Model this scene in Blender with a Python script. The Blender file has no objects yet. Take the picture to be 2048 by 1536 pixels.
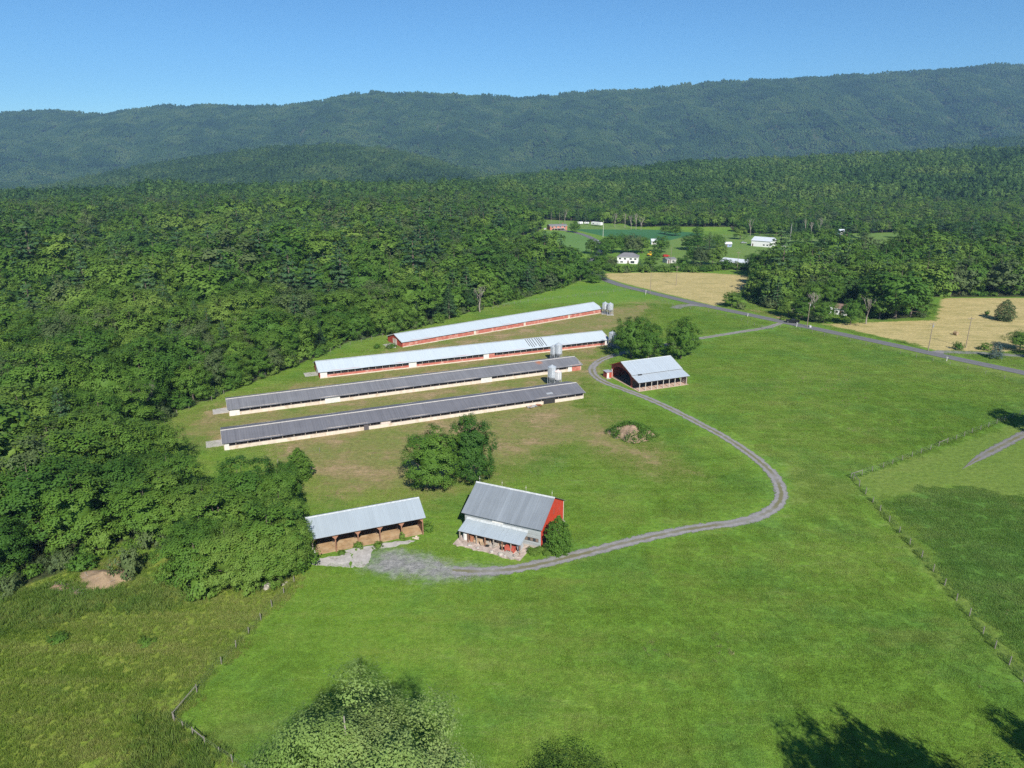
import bpy, math, random
import numpy as np
from mathutils import Vector, Matrix

random.seed(7)
rng = np.random.default_rng(7)
R = math.radians
scene = bpy.context.scene
col = scene.collection

# ------------------------------------------------------------------ camera, sky, sun, exposure
CAM_H = 70.0
PITCH = R(17.9)
FPX = 1420.0                       # focal length in pixels of the 2048 px wide photograph
cam_data = bpy.data.cameras.new("camera")
cam_data.sensor_width = 36.0
cam_data.lens = 36.0 * FPX / 2048.0
cam_data.clip_start = 0.5
cam_data.clip_end = 40000.0
cam = bpy.data.objects.new("camera", cam_data)
cam.location = (0, 0, CAM_H)
cam.rotation_euler = (math.pi / 2 - PITCH, 0, 0)
col.objects.link(cam)
scene.camera = cam

SUN_EL = R(38.0)
SHADOW_AZ = R(-13.6)               # shadows fall away from the viewer, turned a little to the left
sx, sy = math.sin(SHADOW_AZ), math.cos(SHADOW_AZ)
world = bpy.data.worlds.new("World")
scene.world = world
world.use_nodes = True
wn = world.node_tree.nodes
wl = world.node_tree.links
wn.clear()
w_out = wn.new("ShaderNodeOutputWorld")
w_bg = wn.new("ShaderNodeBackground")
w_sky = wn.new("ShaderNodeTexSky")
w_sky.sky_type = 'NISHITA'
w_sky.sun_disc = False
w_sky.sun_elevation = SUN_EL
w_sky.sun_rotation = math.atan2(-sx, -sy)
w_sky.altitude = 1200
w_sky.air_density = 1.0
w_sky.dust_density = 0.0
w_sky.ozone_density = 10.0
w_bg.inputs["Strength"].default_value = 0.074
w_tint = wn.new("ShaderNodeMix")          # white balance of the whole sky
w_tint.data_type = 'RGBA'
w_tint.blend_type = 'MULTIPLY'
w_tint.inputs[0].default_value = 1.0
w_tint.inputs[7].default_value = (0.86, 1.06, 1.04, 1)
wl.new(w_sky.outputs[0], w_tint.inputs[6])
wl.new(w_tint.outputs[2], w_bg.inputs["Color"])
wl.new(w_bg.outputs[0], w_out.inputs["Surface"])

sun_data = bpy.data.lights.new("sun", 'SUN')
sun_data.energy = 5.0
sun_data.angle = R(0.53)
sun_data.color = (1.0, 0.95, 0.87)
sun = bpy.data.objects.new("sun", sun_data)
sun_dir = Vector((sx * math.cos(SUN_EL), sy * math.cos(SUN_EL), -math.sin(SUN_EL)))
sun.rotation_euler = sun_dir.to_track_quat('-Z', 'Y').to_euler()
sun.location = (20, -60, 150)
col.objects.link(sun)

scene.view_settings.view_transform = 'Standard'
scene.view_settings.look = 'None'
scene.view_settings.gamma = 1.0
scene.view_settings.use_curve_mapping = False
scene.view_settings.exposure = 0.56
scene.render.engine = 'CYCLES'
cy = scene.cycles
cy.max_bounces = 5
cy.diffuse_bounces = 2
cy.glossy_bounces = 2
cy.transmission_bounces = 2
cy.transparent_max_bounces = 6
cy.volume_bounces = 0
cy.use_denoising = False

CP, SP = math.cos(PITCH), math.sin(PITCH)


def G(px, py, z=0.0):
    """photograph pixel -> the point of height z that it shows"""
    u = (px - 1024) / FPX
    v = (768 - py) / FPX
    down = SP - v * CP
    t = (CAM_H - z) / down
    return Vector((u * t, (CP + v * SP) * t, z))


def crest_z(py, Y):
    v = (768 - py) / FPX
    return CAM_H - Y * (SP - v * CP) / (CP + v * SP)


def crest_x(px, py, Y):
    u = (px - 1024) / FPX
    v = (768 - py) / FPX
    return Y * u / (CP + v * SP)


# ------------------------------------------------------------------ naming helpers
def tag(o, label=None, cat=None, group=None, kind=None):
    if label: o["label"] = label
    if cat: o["category"] = cat
    if group: o["group"] = group
    if kind: o["kind"] = kind
    return o


def empty(name, loc, rz=0.0):
    o = bpy.data.objects.new(name, None)
    o.empty_display_size = 0.5
    o.location = loc
    o.rotation_euler = (0, 0, rz)
    col.objects.link(o)
    return o


def thing(name, label, cat, loc=(0, 0, 0), rz=0.0, group=None):
    return tag(empty(name, loc, rz), label, cat, group)


class MB:
    """collects geometry and links it as one mesh object"""
    def __init__(self):
        self.v = []
        self.f = []

    def add(self, verts, faces):
        b = len(self.v)
        self.v.extend([tuple(p) for p in verts])
        self.f.extend([tuple(i + b for i in f) for f in faces])
        return self

    def box(self, x0, y0, z0, x1, y1, z1):
        v = [(x0, y0, z0), (x1, y0, z0), (x1, y1, z0), (x0, y1, z0), (x0, y0, z1), (x1, y0, z1), (x1, y1, z1), (x0, y1, z1)]
        return self.add(v, [(0, 3, 2, 1), (4, 5, 6, 7), (0, 1, 5, 4), (1, 2, 6, 5), (2, 3, 7, 6), (3, 0, 4, 7)])

    def prism(self, poly, axis, a, b):
        """poly: 2D outline; extruded along axis ('x': (y,z) outline, 'y': (x,z), 'z': (x,y))"""
        n = len(poly)
        def pt(p, t):
            return (t, p[0], p[1]) if axis == 'x' else ((p[0], t, p[1]) if axis == 'y' else (p[0], p[1], t))
        v = [pt(p, a) for p in poly] + [pt(p, b) for p in poly]
        f = [tuple(range(n)), tuple(range(2 * n - 1, n - 1, -1))]
        f += [(i, i + n, (i + 1) % n + n, (i + 1) % n) for i in range(n)]
        return self.add(v, f)

    def tube(self, pts, radii, n=7, cap=True):
        b = []
        pts = [Vector(p) for p in pts]
        for i, p in enumerate(pts):
            d = (pts[min(i + 1, len(pts) - 1)] - pts[max(i - 1, 0)])
            d = d.normalized() if d.length > 1e-6 else Vector((0, 0, 1))
            a = d.cross(Vector((0, 1, 0.13))).normalized()
            c = d.cross(a)
            r = radii[i] if hasattr(radii, '__len__') else radii
            b.append([p + (a * math.cos(2 * math.pi * k / n) + c * math.sin(2 * math.pi * k / n)) * r for k in range(n)])
        v = [q for ring in b for q in ring]
        f = []
        for i in range(len(pts) - 1):
            for k in range(n):
                f.append((i * n + k, i * n + (k + 1) % n, (i + 1) * n + (k + 1) % n, (i + 1) * n + k))
        if cap:
            f.append(tuple(range(n - 1, -1, -1)))
            f.append(tuple((len(pts) - 1) * n + k for k in range(n)))
        return self.add(v, f)

    def lathe(self, prof, n=20, cx=0.0, cy_=0.0):
        """prof: (radius, z) from bottom to top"""
        v, f = [], []
        for r, z in prof:
            for k in range(n):
                t = 2 * math.pi * k / n
                v.append((cx + r * math.cos(t), cy_ + r * math.sin(t), z))
        for i in range(len(prof) - 1):
            for k in range(n):
                f.append((i * n + k, i * n + (k + 1) % n, (i + 1) * n + (k + 1) % n, (i + 1) * n + k))
        f.append(tuple(range(n - 1, -1, -1)))
        f.append(tuple((len(prof) - 1) * n + k for k in range(n)))
        return self.add(v, f)

    def mesh(self, name, material):
        me = bpy.data.meshes.new(name)
        me.from_pydata(self.v, [], self.f)
        me.materials.append(material)
        me.update()
        return me

    def build(self, name, material, parent=None, smooth=False):
        me = self.mesh(name, material)
        if smooth:
            me.shade_smooth()
        return link(name, me, parent)


def link(name, me, parent=None, loc=None, rot=None, scale=None):
    o = bpy.data.objects.new(name, me)
    col.objects.link(o)
    if parent is not None:
        o.parent = parent
    if loc is not None: o.location = loc
    if rot is not None: o.rotation_euler = rot
    if scale is not None: o.scale = scale
    return o


# ------------------------------------------------------------------ materials
MATS = {}


class NT:
    def __init__(self, name):
        self.m = bpy.data.materials.new(name)
        self.m.use_nodes = True
        self.t = self.m.node_tree
        self.n = self.t.nodes
        self.n.clear()
        self.out = self.n.new("ShaderNodeOutputMaterial")

    def node(self, typ, **kw):
        nd = self.n.new("ShaderNode" + typ)
        for k, v in kw.items():
            setattr(nd, k, v)
        return nd

    def set(self, sock, val):
        if hasattr(val, "default_value") or isinstance(val, bpy.types.NodeSocket):
            self.t.links.new(val, sock)
        else:
            if isinstance(val, (tuple, list)) and len(val) == 3 and sock.type == 'RGBA':
                val = (*val, 1.0)
            sock.default_value = val

    def noise(self, vec, scale, detail=3.0, rough=0.6, dist=0.0):
        nd = self.node("TexNoise")
        if vec is not None: self.set(nd.inputs["Vector"], vec)
        nd.inputs["Scale"].default_value = scale
        nd.inputs["Detail"].default_value = detail
        nd.inputs["Roughness"].default_value = rough
        nd.inputs["Distortion"].default_value = dist
        return nd.outputs["Fac"]

    def math(self, op, a, b=0.0, c=None, clamp=False):
        nd = self.node("Math", operation=op, use_clamp=clamp)
        self.set(nd.inputs[0], a)
        self.set(nd.inputs[1], b)
        if c is not None: self.set(nd.inputs[2], c)
        return nd.outputs[0]

    def remap(self, v, a, b, c=0.0, d=1.0, smooth=True):
        nd = self.node("MapRange", interpolation_type='SMOOTHSTEP' if smooth else 'LINEAR')
        self.set(nd.inputs[0], v)
        for i, x in enumerate((a, b, c, d)):
            nd.inputs[i + 1].default_value = x
        return nd.outputs[0]

    def mix(self, fac, a, b, blend='MIX'):
        nd = self.node("Mix", data_type='RGBA', blend_type=blend)
        self.set(nd.inputs[0], fac)
        self.set(nd.inputs[6], a)
        self.set(nd.inputs[7], b)
        return nd.outputs[2]

    def ramp(self, fac, stops):
        nd = self.node("ValToRGB")
        self.set(nd.inputs[0], fac)
        e = nd.color_ramp.elements
        while len(e) < len(stops): e.new(0.5)
        for i, (p, c) in enumerate(stops):
            e[i].position = p
            e[i].color = (*c, 1)
        return nd.outputs[0]

    def mapping(self, vec, scale=(1, 1, 1), rot=(0, 0, 0), loc=(0, 0, 0)):
        nd = self.node("Mapping")
        self.set(nd.inputs[0], vec)
        nd.inputs[1].default_value = loc
        nd.inputs[2].default_value = rot
        nd.inputs[3].default_value = scale
        return nd.outputs[0]

    def attr(self, name):
        nd = self.node("Attribute", attribute_name=name)
        return nd.outputs["Fac"]

    def principled(self, color, rough=0.8, metallic=0.0, spec=0.3, normal=None):
        b = self.node("BsdfPrincipled")
        self.set(b.inputs["Base Color"], color)
        self.set(b.inputs["Roughness"], rough)
        self.set(b.inputs["Metallic"], metallic)
        b.inputs["Specular IOR Level"].default_value = spec
        if normal is not None: self.set(b.inputs["Normal"], normal)
        return b

    def bump(self, h, strength=0.3, dist=0.1):
        nd = self.node("Bump")
        self.set(nd.inputs["Height"], h)
        nd.inputs["Strength"].default_value = strength
        nd.inputs["Distance"].default_value = dist
        return nd.outputs[0]

    def finish(self, shader):
        self.t.links.new(shader.outputs[0] if hasattr(shader, "outputs") else shader, self.out.inputs["Surface"])
        return self.m


def mix3(a, b, t):
    return tuple(x * (1 - t) + y * t for x, y in zip(a, b))


def M(name, color, rough=0.8, var=0.25, scale=2.0, metallic=0.0, spec=0.3, stretch=(1, 1, 1), dirt=None, dirt_amt=0.0):
    """weathered plain material: colour broken up by two scales of noise, optional dirt patches"""
    if name in MATS: return MATS[name]
    k = NT(name)
    tc = k.node("TexCoord").outputs["Object"]
    v = k.mapping(tc, stretch)
    n1 = k.noise(v, scale, 4)
    n2 = k.noise(v, scale * 7.3, 3)
    f = k.math('ADD', k.math('MULTIPLY', n1, 0.65), k.math('MULTIPLY', n2, 0.35))
    f = k.remap(f, 0.3, 0.7)
    c = k.mix(f, tuple(x * (1 - var) for x in color), tuple(min(1, x * (1 + var)) for x in color))
    if dirt:
        d = k.remap(k.noise(v, scale * 0.6, 5, 0.7), 0.62 - dirt_amt, 0.75 - dirt_amt * 0.5)
        c = k.mix(k.math('MULTIPLY', d, 0.8), c, dirt)
    r = k.remap(n2, 0.2, 0.8, max(0, rough - 0.1), min(1, rough + 0.1))
    MATS[name] = k.finish(k.principled(c, r, metallic, spec, k.bump(n2, 0.15, 0.03)))
    return MATS[name]


def roof_mat(name, base, panel=0.9, var=0.12, streak=0.25, rough=0.5, metallic=0.0, dirt=(0.2, 0.17, 0.14), dirt_amt=0.25, rust=None):
    """sheet roofing: each sheet a little different, run-off streaks down the slope (local y)"""
    k = NT(name)
    tc = k.node("TexCoord").outputs["Object"]
    sep = k.node("SeparateXYZ")
    k.set(sep.inputs[0], tc)
    x = sep.outputs[0]
    idx = k.math('FLOOR', k.math('DIVIDE', x, panel))
    wn_ = k.node("TexWhiteNoise", noise_dimensions='1D')
    k.set(wn_.inputs["W"], idx)
    pan = wn_.outputs["Value"]
    st = k.noise(k.mapping(tc, (2.2, 0.10, 0.10)), 1.0, 5, 0.75)
    big = k.noise(k.mapping(tc, (0.12, 0.35, 0.35)), 1.0, 4, 0.6)
    fine = k.noise(k.mapping(tc, (9, 2.0, 2.0)), 1.0, 3, 0.7)
    f = k.math('ADD', k.math('MULTIPLY', k.math('SUBTRACT', pan, 0.5), var * 2), k.math('MULTIPLY', k.math('SUBTRACT', st, 0.5), streak * 2))
    f = k.math('ADD', f, k.math('MULTIPLY', k.math('SUBTRACT', big, 0.5), streak * 1.4))
    f = k.math('ADD', f, k.math('MULTIPLY', k.math('SUBTRACT', fine, 0.5), streak * 0.8))
    val = k.math('ADD', f, 1.0)
    sc = k.node("VectorMath", operation='SCALE')
    sc.inputs[0].default_value = base
    k.set(sc.inputs["Scale"], val)
    c = sc.outputs[0]
    dm = k.remap(k.noise(k.mapping(tc, (0.8, 0.25, 0.25)), 1.0, 6, 0.75), 0.60, 0.80)
    c = k.mix(k.math('MULTIPLY', dm, dirt_amt), c, dirt)
    if rust:
        rx, ry, rr = rust
        dx = k.math('SUBTRACT', x, rx)
        dy = k.math('SUBTRACT', sep.outputs[1], ry)
        dd = k.math('SQRT', k.math('ADD', k.math('MULTIPLY', dx, dx), k.math('MULTIPLY', dy, dy)))
        dd = k.math('ADD', dd, k.math('MULTIPLY', k.math('SUBTRACT', fine, 0.5), rr * 2.5))
        c = k.mix(k.math('MULTIPLY', k.remap(dd, rr, rr * 0.4), 0.8), c, (0.36, 0.13, 0.05))
    return k.finish(k.principled(c, k.remap(st, 0.3, 0.7, rough - 0.08, rough + 0.12), metallic, 0.4))


def leaf_mat(name, stops, transl=0.28, loc_scale=0.012):
    k = NT(name)
    oi = k.node("ObjectInfo")
    tint = k.attr("tint")
    geo = k.node("NewGeometry").outputs["Position"]
    reg = k.noise(k.mapping(geo, loc=(120, 260, 0)), loc_scale, 2)  # broad tone noise: mixed stands plus painted light-dark patches like cloud shadows
    f = k.math('ADD', k.math('MULTIPLY', oi.outputs["Random"], 0.50), k.math('MULTIPLY', k.remap(reg, 0.3, 0.7), 0.50))
    f = k.math('ADD', f, k.math('MULTIPLY', k.math('SUBTRACT', tint, 0.5), 0.30), clamp=True)
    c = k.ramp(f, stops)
    b = k.principled(c, 0.62, 0.0, 0.16)
    tr = k.node("BsdfTranslucent")
    k.set(tr.inputs["Color"], k.mix(0.5, c, (0.14, 0.22, 0.02)))
    mx = k.node("MixShader")
    mx.inputs[0].default_value = transl
    k.t.links.new(b.outputs[0], mx.inputs[1])
    k.t.links.new(tr.outputs[0], mx.inputs[2])
    return k.finish(mx)


LEAF = leaf_mat("broadleaf", [(0.05, (0.044, 0.112, 0.018)), (0.32, (0.072, 0.160, 0.022)), (0.62, (0.108, 0.202, 0.028)), (0.95, (0.165, 0.250, 0.046))])
LEAF_MTN = leaf_mat("mountain_canopy", [(0.05, (0.020, 0.050, 0.015)), (0.35, (0.036, 0.080, 0.019)), (0.62, (0.058, 0.112, 0.025)), (0.95, (0.10, 0.150, 0.040))], 0.2, 0.0035)
LEAF_FAR = leaf_mat("canopy", [(0.05, (0.026, 0.066, 0.017)), (0.35, (0.048, 0.108, 0.021)), (0.62, (0.080, 0.152, 0.028)), (0.95, (0.130, 0.195, 0.042))], 0.22, 0.004)
LEAF_DARK = leaf_mat("conifer", [(0.0, (0.028, 0.066, 0.026)), (0.5, (0.045, 0.098, 0.034)), (1.0, (0.070, 0.128, 0.042))], 0.12)
LEAF_OLIVE = leaf_mat("olive_foliage", [(0.0, (0.062, 0.095, 0.036)), (0.5, (0.085, 0.125, 0.042)), (1.0, (0.12, 0.155, 0.055))], 0.15)
LEAF_BRIGHT = leaf_mat("bright_foliage", [(0.0, (0.072, 0.145, 0.022)), (0.5, (0.115, 0.205, 0.030)), (1.0, (0.165, 0.26, 0.045))], 0.3)
LEAF_PALE = leaf_mat("pale_foliage", [(0.0, (0.085, 0.185, 0.028)), (0.5, (0.150, 0.265, 0.045)), (1.0, (0.30, 0.38, 0.14))], 0.3)
BARK = M("bark", (0.13, 0.105, 0.08), 0.9, 0.35, 3, stretch=(2, 2, .4))
BARK_PALE = M("pale_bark", (0.30, 0.27, 0.23), 0.9, 0.3, 3, stretch=(2, 2, .4))
DEADWOOD = M("dead_wood", (0.27, 0.235, 0.20), 0.9, 0.3, 3)

# ------------------------------------------------------------------ field outlines (photograph pixels -> ground)
def poly(pts):
    return np.array([(G(*p).x, G(*p).y) for p in pts])


def sdist(P, X, Y):
    """signed distance, positive inside"""
    n = len(P)
    d = np.full(X.shape, 1e9)
    inside = np.zeros(X.shape, bool)
    for i in range(n):
        ax, ay = P[i]; bx, by = P[(i + 1) % n]
        ex, ey = bx - ax, by - ay
        L = ex * ex + ey * ey + 1e-9
        t = np.clip(((X - ax) * ex + (Y - ay) * ey) / L, 0, 1)
        d = np.minimum(d, np.hypot(X - ax - t * ex, Y - ay - t * ey))
        cnd = ((ay > Y) != (by > Y))
        xi = ax + (Y - ay) / (by - ay + 1e-12) * ex
        inside ^= cnd & (X < xi)
    return np.where(inside, d, -d)


def linedist(P, X, Y):
    d = np.full(X.shape, 1e9)
    for i in range(len(P) - 1):
        ax, ay = P[i]; bx, by = P[i + 1]
        ex, ey = bx - ax, by - ay
        L = ex * ex + ey * ey + 1e-9
        t = np.clip(((X - ax) * ex + (Y - ay) * ey) / L, 0, 1)
        d = np.minimum(d, np.hypot(X - ax - t * ex, Y - ay - t * ey))
    return d


WOOD_LEFT = poly([(-2600, 1330), (-800, 1255), (0, 1192), (120, 1150), (205, 1105), (245, 1085), (330, 1110), (375, 1180), (530, 1185), (590, 1150), (612, 1110), (600, 1060), (575, 1030), (500, 1015), (430, 1005),
                (370, 965), (318, 915), (290, 880), (300, 850), (360, 822), (440, 790), (560, 746), (640, 712), (700, 684), (780, 668), (880, 645), (960, 618), (1050, 596), (1130, 573), (1172, 556),
                (1185, 540), (1150, 528), (1080, 517), (1010, 510), (1035, 487), (1058, 470), (1085, 461), (1085, 452), (1070, 444), (-300, 440), (-2600, 700)])

# ------------------------------------------------------------------ terrain heights
def sstep(a, b, x):
    t = np.clip((x - a) / (b - a), 0, 1)
    return t * t * (3 - 2 * t)


def vnoise(x, y, seed=0):
    xi = np.floor(x).astype(np.int64); yi = np.floor(y).astype(np.int64)
    xf = x - xi; yf = y - yi
    def h(a, b):
        n = (a * 374761393 + b * 668265263 + seed * 974711) & 0x7fffffff
        n = ((n ^ (n >> 13)) * 1274126177) & 0x7fffffff
        return ((n ^ (n >> 16)) & 0xffff) / 65535.0
    u = xf * xf * (3 - 2 * xf); v = yf * yf * (3 - 2 * yf)
    return (h(xi, yi) * (1 - u) + h(xi + 1, yi) * u) * (1 - v) + (h(xi, yi + 1) * (1 - u) + h(xi + 1, yi + 1) * u) * v


def fbm(x, y, o=4, seed=0):
    s, a, t = 0, 1.0, 0
    for i in range(o):
        s = s + a * vnoise(x * 2 ** i, y * 2 ** i, seed + i); t += a; a *= 0.5
    return s / t


TREE = 15.0
def prof(points, Y):
    xs = [crest_x(px, py, Y) for px, py in points]
    zs = [crest_z(py, Y) - TREE for px, py in points]
    return np.array(xs), np.array(zs)

MTN_Y, HILL_Y, SHO_Y, RB_Y, RA_Y = 4700.0, 2500.0, 2900.0, 1650.0, 1050.0
P_MTN = prof([(-500, 215), (-200, 214), (0, 225), (60, 222), (100, 219), (150, 224), (200, 227), (250, 219), (310, 212), (370, 209), (430, 207), (520, 212), (580, 208), (640, 200), (690, 188),
              (730, 184), (770, 183), (850, 186), (960, 188), (1050, 193), (1100, 190), (1150, 184), (1220, 179), (1300, 175), (1440, 161), (1560, 157), (1700, 149), (1800, 142), (1880, 137), (1990, 127), (2048, 129), (2400, 120), (2800, 130)], MTN_Y)
P_HILL = prof([(-100, 480), (60, 400), (160, 372), (250, 345), (330, 328), (400, 316), (500, 303), (570, 294), (640, 291), (700, 292), (760, 297), (850, 315), (930, 338), (1000, 362), (1080, 400), (1200, 480)], HILL_Y)
P_SHO = prof([(1350, 420), (1500, 362), (1650, 336), (1760, 315), (1850, 299), (1950, 285), (2048, 274), (2300, 262), (2700, 262)], SHO_Y)
P_RB = prof([(600, 430), (800, 395), (900, 372), (1000, 357), (1100, 350), (1200, 345), (1300, 336), (1400, 326), (1500, 322), (1650, 317), (1800, 310), (1900, 304), (2048, 299), (2400, 292), (2800, 300)], RB_Y)
P_RA = prof([(-600, 402), (-300, 400), (0, 397), (100, 389), (200, 384), (300, 378), (400, 381), (500, 379), (700, 378), (850, 371), (1000, 372), (1100, 385), (1300, 420)], RA_Y)


def height(X, Y):
    X = np.asarray(X, float); Y = np.asarray(Y, float)
    folds = np.zeros(X.shape)
    m = (Y > 100) & (Y < 1150) & (X < 20) & (X > -1400)
    if m.any():
        inside = sdist(WOOD_LEFT, X[m], Y[m])
        w = sstep(18, 120, inside) * (1 - sstep(900, 1040, Y[m]))
        n1 = 1 - np.abs(fbm(X[m] / 210.0 + 3.1, Y[m] / 260.0, 2, 41) - .5) * 4
        n2 = fbm(X[m] / 90.0, Y[m] / 90.0, 2, 47) - .5
        folds[m] = w * (n1 * 17 - 7 + n2 * 10)
    return land(X, Y) + folds


def land(X, Y):
    base = -62.0 * sstep(1080, 1750, Y)
    za = np.interp(X, *P_RA) * sstep(600, RA_Y, Y)
    za = np.where(Y > RA_Y, za - (za + 62) * sstep(RA_Y, RA_Y + 650, Y), za)
    h = np.where(Y < RA_Y + 700, za, base)
    zb = np.interp(X, *P_RB)
    fb = sstep(760, RB_Y, Y)
    rb = np.where(Y < RB_Y, zb * fb + -2 * (1 - fb), zb - (zb + 62) * sstep(RB_Y, RB_Y + 800, Y))
    rb = np.where(zb < -20, -100, rb)
    nb = (fbm(X / 260.0, Y / 260.0, 3, 5) - 0.5) * 26 * sstep(850, 1300, Y) * (1 - sstep(RB_Y - 250, RB_Y, Y) * 0.7)
    h = np.where((Y > 760) & (rb > h), rb + nb * 0, h)
    h = h + np.where((Y > 760) & (Y < RB_Y + 600), nb * 0.8, 0)
    zh = np.interp(X, *P_HILL)
    d = (Y - HILL_Y)
    hs = np.where(d < 0, 1 - sstep(0, 850, -d), 1 - sstep(0, 600, d))
    hh = -62 + (zh + 62) * hs
    h = np.where(hh > h, hh, h)
    zs = np.interp(X, *P_SHO)
    d = Y - SHO_Y
    ss = np.where(d < 0, 1 - sstep(0, 1000, -d), 1 - sstep(0, 700, d))
    hs2 = -62 + (zs + 62) * ss
    h = np.where((Y > 1600) & (hs2 > h), hs2, h)
    zm = np.interp(X, *P_MTN)
    t = np.clip((Y - 2450) / (MTN_Y - 2450), 0, 1)
    up = 0.35 * t + 0.65 * t * t * (3 - 2 * t)
    spur = np.abs(fbm(X / 620.0 + Y / 2600.0, Y / 1900.0, 3, 11) - 0.5) * 2
    up2 = up - 0.52 * (1 - spur) * (t * (1 - t) * 4) * 0.6 + 0.10 * (fbm(X / 170.0, Y / 240.0, 3, 21) - 0.5) * t * (1 - t) * 4
    rav = np.abs(fbm(X / 240.0 + (Y - 2450) / 5200.0, Y / 1500.0, 2, 61) - .5) * 4
    up2 = up2 - 0.09 * (1 - np.clip(rav, 0, 1)) * np.sqrt(t * (1 - t) * 4 + 1e-6)
    hm = -62 + (zm + 62) * up2
    hm = np.where(Y > MTN_Y, zm - (Y - MTN_Y) * 0.22, hm)
    return np.where((Y > 2450) & (hm > h), hm, h)


def hz(x, y):
    return float(height(np.array([x]), np.array([y]))[0])


Z_HAY = [poly([(1206, 547), (1290, 545), (1400, 545), (1498, 551), (1490, 575), (1455, 604), (1430, 612), (1400, 604), (1330, 587), (1250, 567), (1214, 556)]),
         poly([(1640, 648), (1700, 660), (1800, 682), (1870, 700), (1960, 704), (2060, 702), (2400, 705), (2400, 600), (2060, 596), (1884, 596), (1870, 640)])]
Z_DRY = [poly([(312, 852), (440, 800), (640, 745), (790, 690), (1215, 610), (1330, 600), (1310, 640), (1240, 665), (1215, 720), (1185, 800), (1330, 900), (1400, 950), (1330, 960), (1150, 900), (1000, 960),
               (860, 1000), (640, 1010), (540, 950), (520, 905), (330, 885)])]
Z_ROUGH = [poly([(-900, 1290), (0, 1180), (240, 1110), (600, 1130), (612, 1145), (580, 1175), (520, 1245), (430, 1345), (345, 1440), (440, 1505), (500, 1560), (480, 1900), (-900, 1900)])]
Z_LUSH = [poly([(1770, 1000), (1850, 978), (1960, 978), (2100, 1010), (2400, 1050), (2400, 1700), (2130, 1420), (2070, 1345), (1990, 1252), (1896, 1140), (1800, 1036)])]
Z_MOWN = [poly([(1700, 955), (1760, 940), (1900, 892), (2048, 840), (2200, 790), (2300, 900), (2200, 990), (2048, 1000), (1900, 970), (1760, 1000)]),
          poly([(1702, 958), (1722, 966), (1790, 1035), (1920, 1178), (2075, 1350), (2200, 1490), (2170, 1500), (2040, 1362), (1900, 1200), (1780, 1055)]),
          poly([(1575, 930), (1700, 960), (1720, 985), (1640, 1000), (1570, 1010), (1585, 975)]),
          poly([(1605, 658), (1720, 684), (1900, 728), (2060, 760), (2400, 840), (2400, 830), (2060, 745), (1900, 716), (1720, 672)])]
Z_FAR = [poly([(1015, 508), (1040, 485), (1062, 470), (1092, 463), (1160, 468), (1198, 487), (1185, 500), (1130, 512), (1080, 516)])]
Z_SOY = [poly([(1150, 460), (1165, 455), (1330, 455), (1410, 462), (1395, 473), (1330, 482), (1215, 474)])]
Z_LAWN = [poly([(1310, 488), (1380, 470), (1520, 464), (1620, 470), (1640, 492), (1600, 526), (1560, 530), (1480, 540), (1350, 538), (1280, 535)]),
          poly([(1610, 500), (1625, 476), (1660, 464), (1745, 462), (1880, 457), (1900, 466), (1870, 500), (1780, 522), (1680, 524), (1610, 526)]),
          poly([(1095, 462), (1092, 444), (1250, 446), (1260, 457), (1150, 459)])]
Z_PATCH = [poly([(160, 1165), (185, 1135), (205, 1120), (240, 1112), (246, 1140), (238, 1170), (200, 1182)]),
           poly([(1440, 790 - 180), (1560, 627), (1600, 640), (1570, 640), (1500, 622)])]
FOREST = [WOOD_LEFT,
          poly([(1492, 605), (1560, 622), (1600, 606), (1690, 605), (1720, 640), (1800, 648), (1888, 650), (1892, 600), (2060, 596), (2800, 594), (3200, 500), (2400, 488), (1930, 500), (1850, 515), (1760, 526), (1680, 528), (1600, 530), (1565, 535), (1500, 545), (1510, 560), (1490, 590)])]
CLEAR = Z_FAR + Z_SOY + Z_LAWN + Z_HAY
ROAD_PX = [(1110, 461), (1135, 463), (1165, 469), (1190, 480), (1202, 492), (1200, 505), (1190, 515), (1178, 527), (1180, 540), (1196, 553), (1240, 570), (1300, 585), (1400, 609), (1500, 630), (1600, 651), (1700, 672), (1800, 693), (1900, 715), (2048, 746), (2300, 800), (2700, 880)]
DRIVE_PX = [(905, 1141), (960, 1143), (1030, 1138), (1100, 1124), (1180, 1104), (1250, 1086), (1330, 1068), (1400, 1055), (1460, 1047), (1510, 1036), (1545, 1018), (1562, 995), (1558, 970), (1540, 942), (1500, 908), (1450, 875), (1400, 848), (1350, 822), (1300, 799), (1250, 780), (1208, 764),
            (1186, 747), (1187, 732), (1205, 719), (1235, 709), (1280, 699), (1330, 690), (1400, 677), (1480, 664), (1535, 655), (1565, 645)]
ROAD = np.array([(G(*p).x, G(*p).y) for p in ROAD_PX])
DRIVE = np.array([(G(*p).x, G(*p).y) for p in DRIVE_PX])
LOT = poly([(735, 1138), (745, 1110), (775, 1100), (800, 1104), (840, 1110), (880, 1122), (920, 1132), (990, 1138), (960, 1153), (880, 1160), (800, 1150)])


def catmull(P, n=8):
    P = np.asarray(P, float)
    Q = np.vstack([2 * P[0] - P[1], P, 2 * P[-1] - P[-2]])
    out = []
    for i in range(1, len(Q) - 2):
        for t in np.linspace(0, 1, n, endpoint=False):
            a, b, c, d = Q[i - 1], Q[i], Q[i + 1], Q[i + 2]
            out.append(0.5 * (2 * b + (c - a) * t + (2 * a - 5 * b + 4 * c - d) * t * t + (3 * b - a - 3 * c + d) * t ** 3))
    out.append(P[-1])
    return np.array(out)


ROAD = catmull(ROAD)
DRIVE = catmull(DRIVE)


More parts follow.
